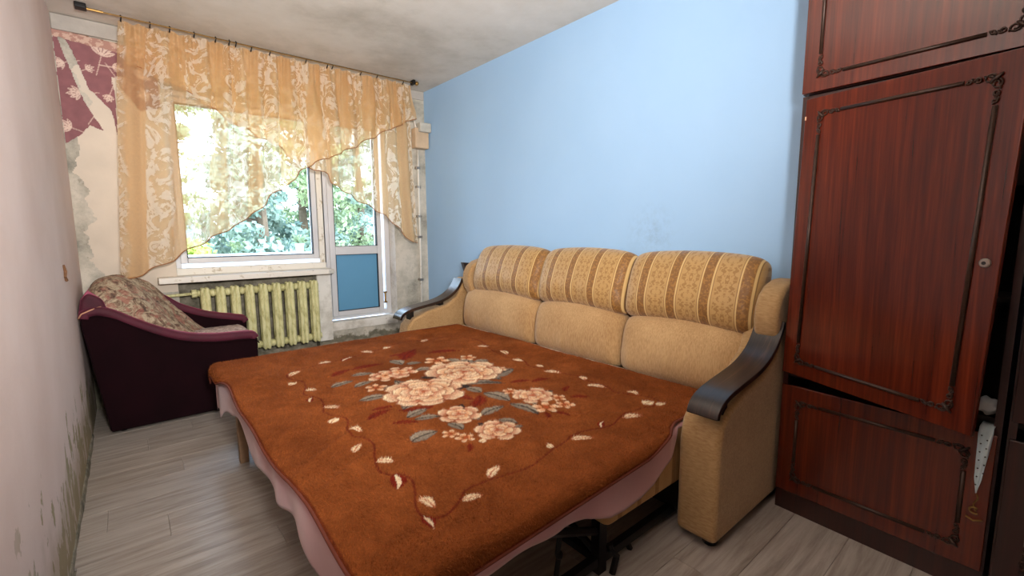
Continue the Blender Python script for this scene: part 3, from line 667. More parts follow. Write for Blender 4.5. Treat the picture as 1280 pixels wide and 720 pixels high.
# plain lower back cushions and striped upper ones: lofted, puffed and crowned
def loft_cushion(name, mat, y0, y1, cx, cz, a, b, tilt, crown=.02, puff=.03, p=3.2, seed=0, sag=0):
    ny, nt = 44, 56; Pn = np.zeros((ny, nt, 3))
    for j in range(ny):
        t = j/(ny-1)*2-1; yv = (y0+y1)/2+(y1-y0)/2*math.sin(t*math.pi/2)
        tt = (yv-(y0+y1)/2)/((y1-y0)/2); e = max(0, 1-abs(tt)**9)**(1/3.2)
        for i in range(nt):
            th = 2*math.pi*i/nt; c_, s_ = math.cos(th), math.sin(th)
            ux = math.copysign(abs(c_)**(2/p), c_); uz = math.copysign(abs(s_)**(2/p), s_)
            x = ux*(a*e+puff*(1-tt*tt)*(1-abs(uz)**2)*.7)
            z = uz*(b-(1-e)*.05)+(crown*(1-tt*tt) if uz > 0 else -sag*(1-tt*tt))*abs(uz)
            wr = .0035*math.sin(yv*55+3*math.sin(yv*17+seed))*(uz < -.2)*abs(ux)
            Pn[j, i] = (cx+(x+wr)*math.cos(tilt)+z*math.sin(tilt), yv, cz+z*math.cos(tilt)-x*math.sin(tilt))
    mb = MB(); mb.grid(Pn, wrap=True)
    n0 = len(mb.v); mb.f += [tuple(reversed(range(nt))), tuple(range((ny-1)*nt, ny*nt))]
    return mb.build(name, mat, sofa, smooth=True)
for i, (ya, yb_) in enumerate(((.800, 1.470), (1.478, 2.150), (2.158, 2.975))):
    loft_cushion('back_cushion', M['beige'], ya, yb_, 2.06, .565, .095, .150, .16, .040, .028, 3.0, i)
for i, (ya, yb_) in enumerate(((.805, 1.478), (1.484, 2.154), (2.160, 2.880))):
    c_ = loft_cushion('headrest_cushion', M['brocade'], ya, yb_, 2.120, .874, .105, .180, .33, .022, .024, 2.7, i+5, sag=-.018)
    c_['label'] = 'gold and brown striped brocade headrest cushion'
# mattress: two sections with rounded corners
def rbox(x0, x1, y0, y1, z0, z1, r=.05, n=5):
    pts = []
    for cx, cy, a0 in ((x1-r, y1-r, 0), (x0+r, y1-r, 90), (x0+r, y0+r, 180), (x1-r, y0+r, 270)):
        for k_ in range(n+1): a = math.radians(a0+90*k_/n); pts.append((cx+r*math.cos(a), cy+r*math.sin(a)))
    return MB().prism(pts, 'z', z0, z1)
rbox(1.135, 2.02, .868, 3.01, .195, .425, .03).build('seat_mattress', M['mattress'], sofa, bevel=.02, seg=3)
rbox(.350, 1.125, .868, 2.975, .305, .425, .09).build('front_mattress', M['mattress'], sofa, bevel=.02, seg=3)
# folding steel mechanism
mech = MB()
for y in (.925, 2.90):
    mech.box((1.145, y-.018, .0), (1.185, y+.018, .20)); mech.box((.78, y-.014, .03), (2.0, y+.014, .062))
    mech.tube([(1.16, y, .15), (.90, y, .26)], .014, 6); mech.tube([(1.165, y+.01, .06), (1.12, y+.32, .24)], .013, 6)
mech.box((1.15, .93, .03), (1.18, 2.9, .055))
mech.build('folding_frame', M['metal_black'], sofa)
for y in (.93, 2.89):
    MB().tube([(.985, y, .27), (.965, y, .16), (.972, y, .15), (.945, y, .0)], .009, 6).sphere((.968, y-.004, .155), .014, 8, 6).build('hinge_rod', M['metal_black'], sofa)
    MB().tube([(1.19, y-.03, .10), (1.19, y-.034, .085), (1.205, y-.05, .06), (1.19, y-.045, .0)], .013, 6).build('hinge_rod', M['metal_black'], sofa)
    MB().tube([(1.32, y, .05), (1.34, y-.01, .0)], .012, 6).build('stub_leg', M['metal_black'], sofa)
for y in (1.25, 2.60): MB().box((.355, y-.025, 0), (.395, y+.025, .268)).build('leg', M['leg_wood'], sofa, bevel=.004)

# ================================================================== BEDDING
ZTOP = .428
def drape(t, r):
    """overhang length t past an edge -> (outward, down) along a rounded edge"""
    t = np.maximum(t, 0); a = np.minimum(t, r*math.pi/2)/r
    return r*np.sin(a), r*(1-np.cos(a))+np.maximum(t-r*math.pi/2, 0)
def wrinkle(X, Y):
    w = .012*(fbm(X*2.2, Y*2.2, 41, 3)-.5)+.004*(fbm(X*9, Y*9, 42, 3)-.5)
    for (px, py, a, L, A, wd) in ((.50, 1.55, 35, .45, .010, .02), (.52, 1.38, 30, .4, .008, .018), (.42, 2.35, -60, .22, .007, .012), (.44, 2.50, -55, .20, .006, .012), (.62, 1.15, 20, .35, .006, .02),
                                  (1.35, 1.15, -35, .35, .007, .018), (1.62, 1.2, -20, .28, .006, .015), (.95, 1.1, 10, .4, .005, .02), (.40, 1.75, 50, .25, .006, .015)):
        ca, sa = math.cos(math.radians(a)), math.sin(math.radians(a)); u = (X-px)*ca+(Y-py)*sa; v = -(X-px)*sa+(Y-py)*ca+.25*u*u
        w = w+A*np.exp(-(v/wd)**2)*np.exp(-(u/L*2)**2)
    return w
def cloth(x0e, hem_front, y_near, hem_near, y_far, hem_far, xback, r, ztop, step, wr):
    """regular grid in cloth space; edges fold down over the mattress"""
    FR, NR, FA = .30, .24, .24
    nx = int((xback-x0e+FR)/step)+1; ny = int((3.0-.85+NR+FA)/step)+1
    A = np.linspace(-1, 1, nx); 
    s = np.linspace(0, 1, nx); t = np.linspace(0, 1, ny)
    S, T = np.meshgrid(s, t)
    # cloth coordinates: a measured from the front hem to the back edge, b from near hem to far hem
    Yc = .85+(3.0-.85)*np.clip((T*(ny-1)*step-NR)/(3.0-.85), 0, 1)
    hf = hem_front(Yc)
    a = -hf+(xback-x0e+hf)*S
    Xc = np.clip(x0e+a, x0e, xback)
    hn, hfar = hem_near(Xc), hem_far(Xc); yn, yf = y_near(Xc), y_far(Xc)
    bb = yn-hn+((yf+hfar)-(yn-hn))*T
    tf, tn, ta = np.maximum(-a, 0), np.maximum(yn-bb, 0), np.maximum(bb-yf, 0)
    of, df = drape(tf, r); on, dn = drape(tn, r); oa, da = drape(ta, r)
    X = np.where(a > 0, x0e+a, x0e-of); Y = np.where(tn > 0, yn-on, np.where(ta > 0, yf+oa, bb))
    Z = ztop-df-dn-da
    flat = np.exp(-(tf+tn+ta)*30)
    Z = Z+wrinkle(X, Y)*wr*flat
    return X, Y, Z, a, bb, tf, tn, ta
C1 = lambda v: (lambda x: np.full_like(x, v))
# pink sheet
nearh = ([.30, .70, .81, .90, 1.0, 1.11, 1.19, 1.29, 1.37, 1.44, 1.50, 1.545], [.13, .125, .125, .12, .14, .18, .193, .19, .17, .13, .11, .02])
X, Y, Z, a, bb, tf, tn, ta = cloth(.345, lambda y: .145+.035*np.sin(y*5.2+1.1)*np.sin(y*2.1)+.02*np.sin(y*13)+.11*np.exp(-((y-2.90)/.22)**2),
    lambda x: np.interp(x, [1.47, 1.56], [.866, .885]), lambda x: np.interp(x, *nearh), lambda x: np.interp(x, [.35, 1.4, 1.5], [2.965, 2.985, 3.0]), lambda x: np.interp(x, [.35, .6, 1.38, 1.47], [.15, .12, .10, .0]), 2.0, .022, ZTOP+.004, .0125, .6)
hang = np.clip((tf+tn)/.1, 0, 1)
X = X-.007*hang*(tf > 0)*(np.sin(Y*13+3*np.sin(Y*4))+.8); Y = Y-.006*(tn > 0)*hang*(np.sin(X*17+2*np.sin(X*7))+.3)
sh = empty('bed_sheet', (1.0, 1.9, .43), 'pink satin bed sheet hanging out below the brown blanket', 'bed sheet')
MB().grid(np.stack([X, Y, Z], -1)).build('cloth', M['sheet'], sh, smooth=True).modifiers.new('thick', 'SOLIDIFY').thickness = .002
MB().grid(np.stack([X, Y, Z], -1)[:, -1:, :].repeat(2, 1)*1.0) if False else None
# cream strip of the seat top showing between blanket and cushions
ms = MB(); ysr = np.linspace(.90, 2.98, 60)
ms.tube([(1.982, y, ZTOP+.006) for y in ysr], .012, 6, flat=.6); tag(ms.build('seat_edge', plain('cream_edge', (212, 196, 170), .8), sofa, smooth=True))
# blanket ------------------------------------------------------------------
GREY_LEAVES = [((0.683, 2.139), (0.806, 2.169), 0.32), ((0.822, 2.254), (0.925, 2.216), 0.3), ((0.766, 2.067), (0.877, 2.107), 0.3), ((0.716, 1.884), (0.852, 1.869), 0.4), ((0.791, 1.586), (0.898, 1.611), 0.4), ((0.801, 1.547), (0.897, 1.51), 0.35), ((0.705, 1.39), (0.82, 1.405), 0.55), ((0.887, 1.435), (0.897, 1.352), 0.6), ((1.094, 2.377), (1.109, 2.261), 0.5), ((1.13, 2.253), (1.216, 2.23), 0.45), ((0.864, 1.968), (0.931, 1.939), 0.4), ((1.114, 2.124), (1.213, 2.094), 0.4), ((1.369, 1.764), (1.534, 1.815), 0.45), ((1.393, 2.118), (1.452, 2.108), 0.5), ((1.445, 2.062), (1.524, 2.014), 0.5), ((1.363, 2.197), (1.38, 2.107), 0.5), ((1.153, 1.798), (1.35, 1.657), 0.2), ((1.169, 1.727), (1.182, 1.625), 0.6), ((1.19, 1.617), (1.216, 1.466), 0.45), ((1.198, 1.445), (1.212, 1.28), 0.3), ((1.03, 1.417), (1.16, 1.431), 0.35), ((1.053, 1.341), (1.087, 1.263), 0.4)]
RED_LEAVES = [((1.134, 2.473), (1.259, 2.434)), ((1.16, 2.341), (1.331, 2.518)), ((0.86, 2.344), (0.999, 2.357)), ((0.925, 2.343), (1.039, 2.342)), ((1.341, 2.387), (1.518, 2.306)), ((1.37, 1.651), (1.473, 1.609)), ((1.457, 1.591), (1.562, 1.564)), ((1.047, 1.636), (1.115, 1.655)), ((1.053, 1.535), (1.134, 1.536)), ((0.661, 1.658), (0.785, 1.709)), ((0.715, 1.747), (0.81, 1.732)), ((0.722, 1.577), (0.802, 1.517)), ((1.481, 1.394), (1.556, 1.429)), ((1.448, 1.329), (1.518, 1.269)), ((1.251, 1.275), (1.204, 1.222)), ((1.281, 1.259), (1.289, 1.178)), ((0.846, 1.239), (0.812, 1.193))]
FLOWERS = [(0.955, 2.139, 0.082, 1), (1.041, 2.151, 0.08, 1), (1.302, 1.943, 0.185, 3), (0.993, 1.815, 0.177, 3), (0.966, 1.482, 0.083, 2), (0.995, 1.268, 0.08, 2), (1.338, 1.45, 0.09, 2), (1.286, 1.311, 0.05, 0), (1.403, 1.355, 0.032, 0), (1.364, 1.279, 0.037, 0), (0.841, 1.35, 0.029, 0), (0.865, 1.289, 0.031, 0), (1.294, 1.555, 0.033, 0), (1.467, 2.148, 0.042, 0), (1.297, 2.211, 0.064, 0), (1.466, 1.856, 0.038, 0), (0.842, 2.002, 0.045, 0)]
VINE = [(0.575, 2.476), (0.566, 2.409), (0.604, 2.328), (0.594, 2.23), (0.557, 2.123), (0.594, 2.04), (0.587, 1.954), (0.56, 1.869), (0.566, 1.811), (0.598, 1.762), (0.599, 1.702), (0.569, 1.629), (0.566, 1.567), (0.59, 1.538), (0.6, 1.472), (0.587, 1.423), (0.556, 1.353), (0.54, 1.28), (0.553, 1.244), (0.587, 1.209), (0.582, 1.141), (0.539, 1.048), (0.528, 0.996), (0.549, 0.963), (0.583, 0.957), (0.631, 0.979), (0.682, 1.015), (0.76, 1.016), (0.817, 1.006), (0.916, 0.996), (1.037, 1.029), (1.126, 1.046), (1.17, 1.06), (1.243, 1.056), (1.315, 1.032), (1.365, 1.027), (1.453, 1.051), (1.53, 1.048), (1.593, 1.039), (1.631, 1.025), (1.706, 1.051), (1.696, 1.122), (1.654, 1.19), (1.652, 1.247), (1.679, 1.308), (1.674, 1.427), (1.694, 1.504), (1.675, 1.567), (1.645, 1.72), (1.633, 1.807), (1.681, 1.899), (1.644, 1.995), (1.656, 2.096), (1.678, 2.216), (1.755, 2.423), (1.747, 2.551), (1.668, 2.682), (1.504, 2.672), (1.361, 2.738), (1.188, 2.669), (1.103, 2.642), (0.953, 2.586), (0.831, 2.564), (0.717, 2.543), (0.63, 2.524), (0.575, 2.476)]
CREAM_LEAVES = [((0.579, 2.44), (0.649, 2.504), 0.38, 0), ((0.578, 2.187), (0.621, 2.145), 0.38, 0), ((0.764, 2.582), (0.835, 2.568), 0.38, 0), ((0.573, 1.91), (0.626, 1.858), 0.38, 0), ((0.578, 1.636), (0.605, 1.581), 0.38, 0), ((1.042, 2.685), (1.09, 2.607), 0.38, 0), ((1.172, 2.645), (1.243, 2.67), 0.38, 0), ((1.446, 2.654), (1.521, 2.692), 0.38, 0), ((0.556, 1.346), (0.602, 1.303), 0.38, 0), ((0.558, 1.069), (0.572, 1.002), 0.38, 0), ((0.642, 0.979), (0.703, 0.966), 0.38, 0), ((0.769, 1.024), (0.831, 1.054), 0.38, 0), ((0.526, 1.447), (0.571, 1.497), 0.38, 0), ((1.149, 1.044), (1.213, 0.995), 0.38, 0), ((1.433, 1.034), (1.512, 0.997), 0.38, 0), ((1.649, 1.024), (1.704, 1.011), 0.38, 0), ((1.701, 1.206), (1.697, 1.143), 0.38, 0), ((1.628, 1.377), (1.668, 1.298), 0.38, 0), ((1.697, 1.489), (1.67, 1.43), 0.38, 0), ((1.707, 2.145), (1.683, 2.048), 0.38, 0), ((1.641, 1.954), (1.666, 1.882), 0.38, 0), ((1.677, 1.793), (1.671, 1.73), 0.38, 0), ((1.621, 1.672), (1.67, 1.595), 0.38, 0), ((1.701, 1.494), (1.67, 1.432), 0.38, 0), ((1.624, 1.377), (1.632, 1.355), 0.38, 0), ((1.654, 2.316), (1.698, 2.251), 0.38, 0), ((1.145, 1.041), (1.208, 1.003), 0.38, 0), ((0.884, 1.236), (0.905, 1.215), 0.38, 0), ((0.542, 2.303), (0.582, 2.327), 0.8, 0), ((0.542, 1.724), (0.581, 1.758), 0.8, 0), ((1.615, 1.059), (1.677, 1.055), 0.8, 0), ((1.037, 1.057), (1.067, 1.046), 0.8, 0), ((0.55, 2.009), (0.577, 2.063), 0.5, 1), ((0.879, 2.542), (0.955, 2.589), 0.5, 1), ((0.566, 1.233), (0.531, 1.142), 0.5, 1), ((0.526, 0.989), (0.524, 0.927), 0.5, 1), ((1.307, 1.038), (1.354, 1.069), 0.5, 1)]
X, Y, Z, a, bb, tf, tn, ta = cloth(.335, lambda y: .030+.008*np.sin(y*4+.5)+.005*np.sin(y*9)+.05*np.exp(-((y-2.98)/.22)**2),
    lambda x: np.interp(x, [.34, 1.45, 1.55, 2.0], [.848, .858, .892, .90]), lambda x: np.interp(x, [.34, .75, 1.30, 1.50, 2.0], [.105, .085, .060, .012, .004]),
    lambda x: np.interp(x, [.35, 1.4, 1.5], [2.975, 2.99, 3.0]), lambda x: np.interp(x, [.34, .7, 1.38, 1.46, 2.0], [.075, .055, .05, .012, .004]), 1.968, .034, ZTOP+.016, .0048, 1.0)
FX = np.where(tf > 0, .335-tf, X); FY = bb                                    # position on the laid-out cloth
C = np.zeros(X.shape+(3,)); nn = fbm(FX*22, FY*22, 50, 4)
n2 = fbm(FX*3, FY*3, 51, 3)
C[:] = np.array(lin((146, 80, 36))); blend(C, sstep(.35, .7, nn)*.6, lin((164, 92, 44))); blend(C, sstep(.45, .75, n2)*.5, lin((126, 66, 28)))
def region(cx, cy, r): return (slice(None), slice(None)) if r > 9 else None
jx = .004*(fbm(FX*45, FY*45, 60, 2)-.5); jy = .004*(fbm(FX*45, FY*45, 61, 2)-.5); QX, QY = FX+jx, FY+jy
def bbox(x0, x1, y0, y1):
    m = (FX[0 if True else 0] > -9); i = np.where((QX > x0).any(0) & (QX < x1).any(0))[0]
    cols = np.where((QX.max(0) > x0) & (QX.min(0) < x1))[0]; rows = np.where((QY.max(1) > y0) & (QY.min(1) < y1))[0]
    if len(cols) == 0 or len(rows) == 0: return None
    return slice(rows[0], rows[-1]+1), slice(cols[0], cols[-1]+1)
RED, DRED = lin((132, 40, 22)), lin((112, 34, 20))
GREY, GDK, GLT = lin((146, 134, 118)), lin((62, 52, 50)), lin((186, 170, 148))
CR, SAL, PCH = lin((255, 232, 194)), lin((190, 92, 54)), lin((224, 150, 100))
def leaf(p, q, ratio, col, dark=None, light=None, serr=0, alpha=1):
    L = math.hypot(q[0]-p[0], q[1]-p[1]); s = bbox(min(p[0], q[0])-L, max(p[0], q[0])+L, min(p[1], q[1])-L, max(p[1], q[1])+L)
    if s is None: return
    x, y = QX[s], QY[s]; dx, dy = (q[0]-p[0])/L, (q[1]-p[1])/L; u = ((x-p[0])*dx+(y-p[1])*dy)/L; v = (-(x-p[0])*dy+(y-p[1])*dx)/L
    v = v-.10*np.sin(np.pi*np.clip(u, 0, 1)); w = ratio*.5*np.sin(np.pi*np.clip(u, 0, 1)**.85)**.8+serr*.03*np.sin(u*40)
    ins = (u > 0) & (u < 1) & (np.abs(v) < w); sub = C[s]
    blend(sub, ins, col, alpha)
    if light is not None: blend(sub, ins & (v > 0), light, .55*alpha)
    if dark is not None:
        blend(sub, ins & (np.abs(v) < .035), dark, .85); blend(sub, ins & (np.abs(np.abs(v)-np.abs(w)*.5+.1*np.sin(u*30)) < .012), dark, .3); blend(sub, ins & (np.abs(v) > w-.03), dark, .5)
def petal(cx, cy, ang, d0, L, Wd, c_edge, c_base, c_line):
    s = bbox(cx-L*1.3-d0, cx+L*1.3+d0, cy-L*1.3-d0, cy+L*1.3+d0)
    if s is None: return
    x, y = QX[s]-cx, QY[s]-cy; ca, sa = math.cos(ang), math.sin(ang); u = (x*ca+y*sa-d0)/L; v = (-x*sa+y*ca)/Wd
    th = np.arctan2(v, u-.5); rr = np.hypot((u-.5)*2, v*2); lim = 1+.05*np.cos(th*7)
    ins = rr < lim; g = np.clip(u*1.08-.05, 0, 1)[..., None]; sub = C[s]; col = np.array(c_base)*(1-g**1.1)+np.array(c_edge)*g**1.1
    m = ins[..., None]; sub[:] = np.where(m, col, sub); blend(sub, ins & (rr > lim-.13) & (u > .25), lin((150, 76, 50)), .75); blend(sub, ins & (rr > lim-.26) & (rr < lim-.14) & (u > .4), CR, .5)
def flower(cx, cy, r, kind, seed):
    rg = np.random.default_rng(seed); a0 = rg.random()*6
    layers = {0: [(.45, .6, .62, 5)], 1: [(.40, .62, .62, 6), (.08, .5, .5, 4)], 2: [(.42, .58, .74, 6), (.16, .48, .60, 5), (.0, .34, .40, 3)],
              3: [(.50, .50, .66, 8), (.34, .42, .62, 6), (.20, .34, .50, 5), (.09, .27, .40, 4), (.0, .22, .26, 3)]}[kind]
    for li, (d0, L, Wd, n) in enumerate(layers):
        for k_ in range(n):
            a_ = a0+li*.5+2*math.pi*k_/n+rg.normal()*.06; f = .92+.16*rg.random()
            if kind == 0: d0_, L_ = .30, .75
            else: d0_, L_ = d0, L
            petal(cx, cy, a_, d0_*r, L_*r*f, Wd*r*f, CR, (SAL if li % 2 == 0 and kind else PCH), SAL)
    if kind == 0:
        s = bbox(cx-r, cx+r, cy-r, cy+r)
        if s: blend(C[s], np.hypot(QX[s]-cx, QY[s]-cy) < r*.22, SAL, .8)
def smoothpath(pts, k=5):
    o = []
    for i in range(len(pts)-1):
        p0, p1, p2, p3 = [np.array(pts[j]) for j in (max(i-1, 0), i, i+1, min(i+2, len(pts)-1))]
        for q in range(k):
            t = q/k; o.append(tuple(.5*((2*p1)+(-p0+p2)*t+(2*p0-5*p1+4*p2-p3)*t*t+(-p0+3*p1-3*p2+p3)*t**3)))
    return o+[tuple(pts[-1])]
VINE = smoothpath(VINE, 4)
for i in range(len(VINE)-1):
    p, q = VINE[i], VINE[i+1]; s = bbox(min(p[0], q[0])-.02, max(p[0], q[0])+.02, min(p[1], q[1])-.02, max(p[1], q[1])+.02)
    if s: d, _ = seg_d(QX[s], QY[s], p, q); blend(C[s], sstep(.0045, .0025, d), DRED, .75)
for p, q in RED_LEAVES: leaf(p, q, .34, RED, DRED, None, 1, .85)
for (p, q) in (((.93, 1.62), (.80, 1.68)), ((1.10, 1.58), (1.10, 1.70)), ((1.15, 1.60), (1.05, 1.50)), ((.74, 2.30), (.86, 2.36)), ((1.2, 2.36), (1.3, 2.46))): leaf(p, q, .4, RED, DRED, None, 1, .8)
for p, q, k_ in GREY_LEAVES:
    L = math.hypot(q[0]-p[0], q[1]-p[1]); leaf(p, q, min(.62, max(k_*1.25, .048/L)), GREY, GDK, GLT)
for p, q, k_, r_ in CREAM_LEAVES:
    if r_: leaf(p, q, k_*1.0, RED, DRED); leaf(p, q, .15, CR, None)
    else: leaf(p, q, max(k_, .030/max(.03, math.hypot(q[0]-p[0], q[1]-p[1]))), CR, SAL, None, 1)
for fx, fy, fr, fk in FLOWERS:      # dark under-leaves peeping out between the blooms
    if fk >= 2:
        for k_ in range(5 if fk == 3 else 2):
            a_ = fx*31+k_*2.1; leaf((fx+fr*.55*math.cos(a_), fy+fr*.55*math.sin(a_)), (fx+fr*1.28*math.cos(a_+.25), fy+fr*1.28*math.sin(a_+.25)), .5, (GDK if k_ % 2 else GREY), GDK, GLT if k_ % 2 == 0 else None)
order = sorted(enumerate(FLOWERS), key=lambda t: (t[1][3] == 3, t[1][3]))
for i, (fx, fy, fr, fk) in order: flower(fx, fy, fr*(1.10 if fk else 1.15), fk, 70+i)
d_edge = np.minimum(np.minimum(a-a.min(1, keepdims=True), bb-bb.min(0, keepdims=True)), bb.max(0, keepdims=True)-bb)
blend(C, d_edge < .010, lin((112, 46, 22)), .8)
fur = .0022*(fbm(FX*75, FY*75, 80, 2)-.5)
bl = empty('blanket', (1.1, 1.9, .44), 'rust brown plush blanket printed with a bouquet of cream roses spread over the bed', 'blanket')
mb = MB(); mb.grid(np.stack([X, Y, Z+fur], -1)); mb.c = np.concatenate([C.reshape(-1, 3), np.ones((C.shape[0]*C.shape[1], 1))], 1)
bo = mb.build('plush_cloth', M['blanket'], bl, smooth=True)
# fluffy pile: short fibres standing on the cloth
NP = 230000; ii = rng.integers(0, X.shape[0]-1, NP); jj = rng.integers(0, X.shape[1]-1, NP); fa, fb_ = rng.random(NP)[:, None], rng.random(NP)[:, None]
PP = np.stack([X, Y, Z], -1); B0 = PP[ii, jj]; du = PP[ii, jj+1]-B0; dv = PP[ii+1, jj]-B0; B0 = B0+du*fa+dv*fb_
nr = np.cross(du, dv); nr /= np.linalg.norm(nr, axis=1)[:, None]+1e-12; nr *= np.sign(nr[:, 2:3]+(np.abs(nr[:, 2:3]) < .2)*.0+1e-6)
lean = np.stack([fbm(FX[ii, jj]*9, FY[ii, jj]*9, 91, 2)-.5, fbm(FX[ii, jj]*9, FY[ii, jj]*9, 92, 2)-.5, 0*fa[:, 0]], -1)*5+rng.normal(size=(NP, 3))*.55
dd_ = nr*.8+lean; dd_ /= np.linalg.norm(dd_, axis=1)[:, None]; dd_ = dd_+nr*.45; sd = np.cross(dd_, rng.normal(size=(NP, 3))); sd /= np.linalg.norm(sd, axis=1)[:, None]
Lh = (.004+.004*rng.random(NP))[:, None]; VV = np.stack([B0-sd*.0006, B0+sd*.0006, B0+dd_*Lh], 1).reshape(-1, 3)
pc = C[ii, jj]*(.62+.75*rng.random(NP)[:, None]); pc = np.repeat(np.clip(pc, 0, 1), 3, 0); pc = np.concatenate([pc, np.ones((len(pc), 1))], 1)
me = bpy.data.meshes.new('pile'); me.vertices.add(NP*3); me.vertices.foreach_set('co', (VV-np.array(bl.location)).ravel().astype(np.float32))
me.loops.add(NP*3); me.loops.foreach_set('vertex_index', np.arange(NP*3, dtype=np.int32)); me.polygons.add(NP); me.polygons.foreach_set('loop_start', np.arange(0, NP*3, 3, dtype=np.int32))
me.update(calc_edges=True); ca_ = me.color_attributes.new('Col', 'FLOAT_COLOR', 'POINT'); ca_.data.foreach_set('color', pc.astype(np.float32).ravel()); me.materials.append(M['pile'])
po = bpy.data.objects.new('pile', me); COL.objects.link(po); po.parent = bl; po['kind'] = 'stuff'
eN = np.stack([X, Y, Z], -1); edge = np.concatenate([eN[0, ::-4], eN[::4, 0], eN[-1, ::4]])
MB().tube([tuple(p) for p in edge], .005, 6).build('binding', plain('blanket_binding', (104, 44, 22), .8), bl, smooth=True)

# ================================================================== ARMCHAIR
ch = empty('armchair', (.2, 3.73, 0), 'dark burgundy velour armchair with patterned cover standing in the corner by the radiator', 'armchair')
near = [(-.155, .012), (-.232, .66), (-.228, .735), (-.16, .752), (-.09, .728), (.0, .668), (.116, .598), (.25, .540), (.40, .512), (.55, .505), (.62, .495), (.638, .46), (.622, .012)]
NY0, NY1 = 3.455, 3.535
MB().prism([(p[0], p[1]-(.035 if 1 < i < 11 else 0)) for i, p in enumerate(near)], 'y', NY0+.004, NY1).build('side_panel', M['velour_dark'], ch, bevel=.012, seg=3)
def roll(path, y0, y1, name, th=.052):
    n = 10; Pn = []
    for i, p in enumerate(path):
        d = Vector((path[min(i+1, len(path)-1)][0]-path[max(i-1, 0)][0], path[min(i+1, len(path)-1)][1]-path[max(i-1, 0)][1])).normalized(); nn_ = (-d.y, d.x)
        ring_ = []
        for k_ in range(16):
            a_ = 2*math.pi*k_/16; c_, s_ = math.cos(a_), math.sin(a_); u = math.copysign(abs(c_)**.6, c_)*(y1-y0)/2*1.04; w = math.copysign(abs(s_)**.7, s_)*th/2
            ring_.append((p[0]+nn_[0]*(w-th*.42), (y0+y1)/2+u, p[1]+nn_[1]*(w-th*.42)))
        Pn.append(ring_)
    mb = MB(); mb.grid(np.array(Pn), wrap=True); mb.f += [tuple(reversed(range(16))), tuple(range((len(path)-1)*16, len(path)*16))]
    return mb.build(name, M['velour'], ch, smooth=True)
np_ = smoothpath([(-.236, .70), (-.222, .738), (-.16, .754), (-.09, .730), (.0, .670), (.116, .600), (.25, .542), (.40, .514), (.55, .507), (.618, .498), (.642, .470)])
roll(np_, NY0-.004, NY1+.006, 'arm_roll')
MB().tube([(x, NY0-.008, z-.048) for x, z in np_[8:]], .0035, 5).build('seam', M['velour_dark'], ch)
MB().tube([(-.236, NY0-.002, .700), (-.222, NY0-.008, .726), (-.18, NY0-.006, .745), (-.13, NY0+.03, .758)], .004, 6).build('piping', M['piping'], ch, smooth=True)
FY0, FY1 = 3.925, 3.995
far = [(-.155, .035), (-.20, .80), (-.12, .86), (.05, .80), (.17, .735), (.27, .655), (.42, .590), (.56, .555), (.64, .535), (.66, .50), (.645, .035)]
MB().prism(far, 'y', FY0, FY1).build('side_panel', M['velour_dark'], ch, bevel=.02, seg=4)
roll(smoothpath([(-.20, .82), (-.12, .872), (.05, .812), (.17, .745), (.27, .667), (.42, .600), (.56, .565), (.64, .545), (.668, .51)]), FY0-.005, FY1+.003, 'arm_roll', .05)
MB().prism([(FY0-.0, .035), (FY0-.0, .40), (NY1+.0, .40), (NY1+.0, .035)], 'x', -.14, .615).build('seat_base', M['velour_dark'], ch, bevel=.01)
MB().prism([(-.158, .05), (-.236, .72), (-.222, .80), (-.19, .84), (-.13, .80), (-.02, .40), (-.02, .05)], 'y', NY0+.02, FY0+.01).build('back_frame', M['velour'], ch, bevel=.02, seg=3)
# patterned backrest: barrel-shaped with vertical channels
prof = smoothpath([(-.190, .66), (-.188, .79), (-.15, .865), (-.08, .885), (-.01, .845), (.07, .75), (.15, .64), (.235, .53), (.30, .47)], 6)
ny = 60; Pn = np.zeros((ny, len(prof), 3))
for j in range(ny):
    t = max(0, min(1, (j-1)/(ny-3))); y = NY1-.020+(FY0+.045-NY1+.020)*t; side = abs(2*t-1)
    hx = .10*max(0, (t-.55)/.45)**1.5                      # far side wraps forward along the arm
    dz = -.10*max(0, (.35-t)/.35)**1.6-.035*max(0, (t-.7)/.3)**2
    chn = .008*abs(math.sin(t*math.pi*6))
    for i, (px, pz) in enumerate(prof):
        g = i/(len(prof)-1); Pn[j, i] = (px+(hx+chn)*min(1, g*2)+.015*math.sin(i*.4+j*.2)*.2, y, pz+dz*(1-abs(2*g-.8)*.5)+chn*.6*(g > .2)-(.22 if j in (0, ny-1) else 0))
mb = MB().grid(Pn[::-1]); bc = mb.build('backrest_cover', M['tapestry'], ch, smooth=True, label='beige and brown tapestry backrest cover'); bc.modifiers.new('thick', 'SOLIDIFY').thickness = .02
sc_ = MB(); nxs = 40; Pn = np.zeros((30, nxs, 3))
for j in range(30):
    for i in range(nxs):
        u, v = i/(nxs-1), j/29; x = .05+.585*u; y = NY1+(FY0-NY1)*v; Pn[j, i] = (x, y, .485+.012*math.sin(math.pi*v)-.05*max(0, (u-.93)/.07)**2+.003*math.sin(i*1.7)*math.sin(j*1.3))
sc_.grid(Pn).build('seat_cover', M['lace_seat'], ch, smooth=True, label='pale patterned cloth on the seat').modifiers.new('thick', 'SOLIDIFY').thickness = .012
MB().box((.0, NY1, .395), (.622, FY0, .478)).build('seat_cushion', M['velour'], ch, bevel=.02, seg=3)
for x, y in ((-.10, 3.50), (.58, 3.50), (-.10, 3.95), (.58, 3.95)): MB().tube([(x, y, 0), (x, y, .037)], .015, 10).build('foot', M['metal_black'], ch)

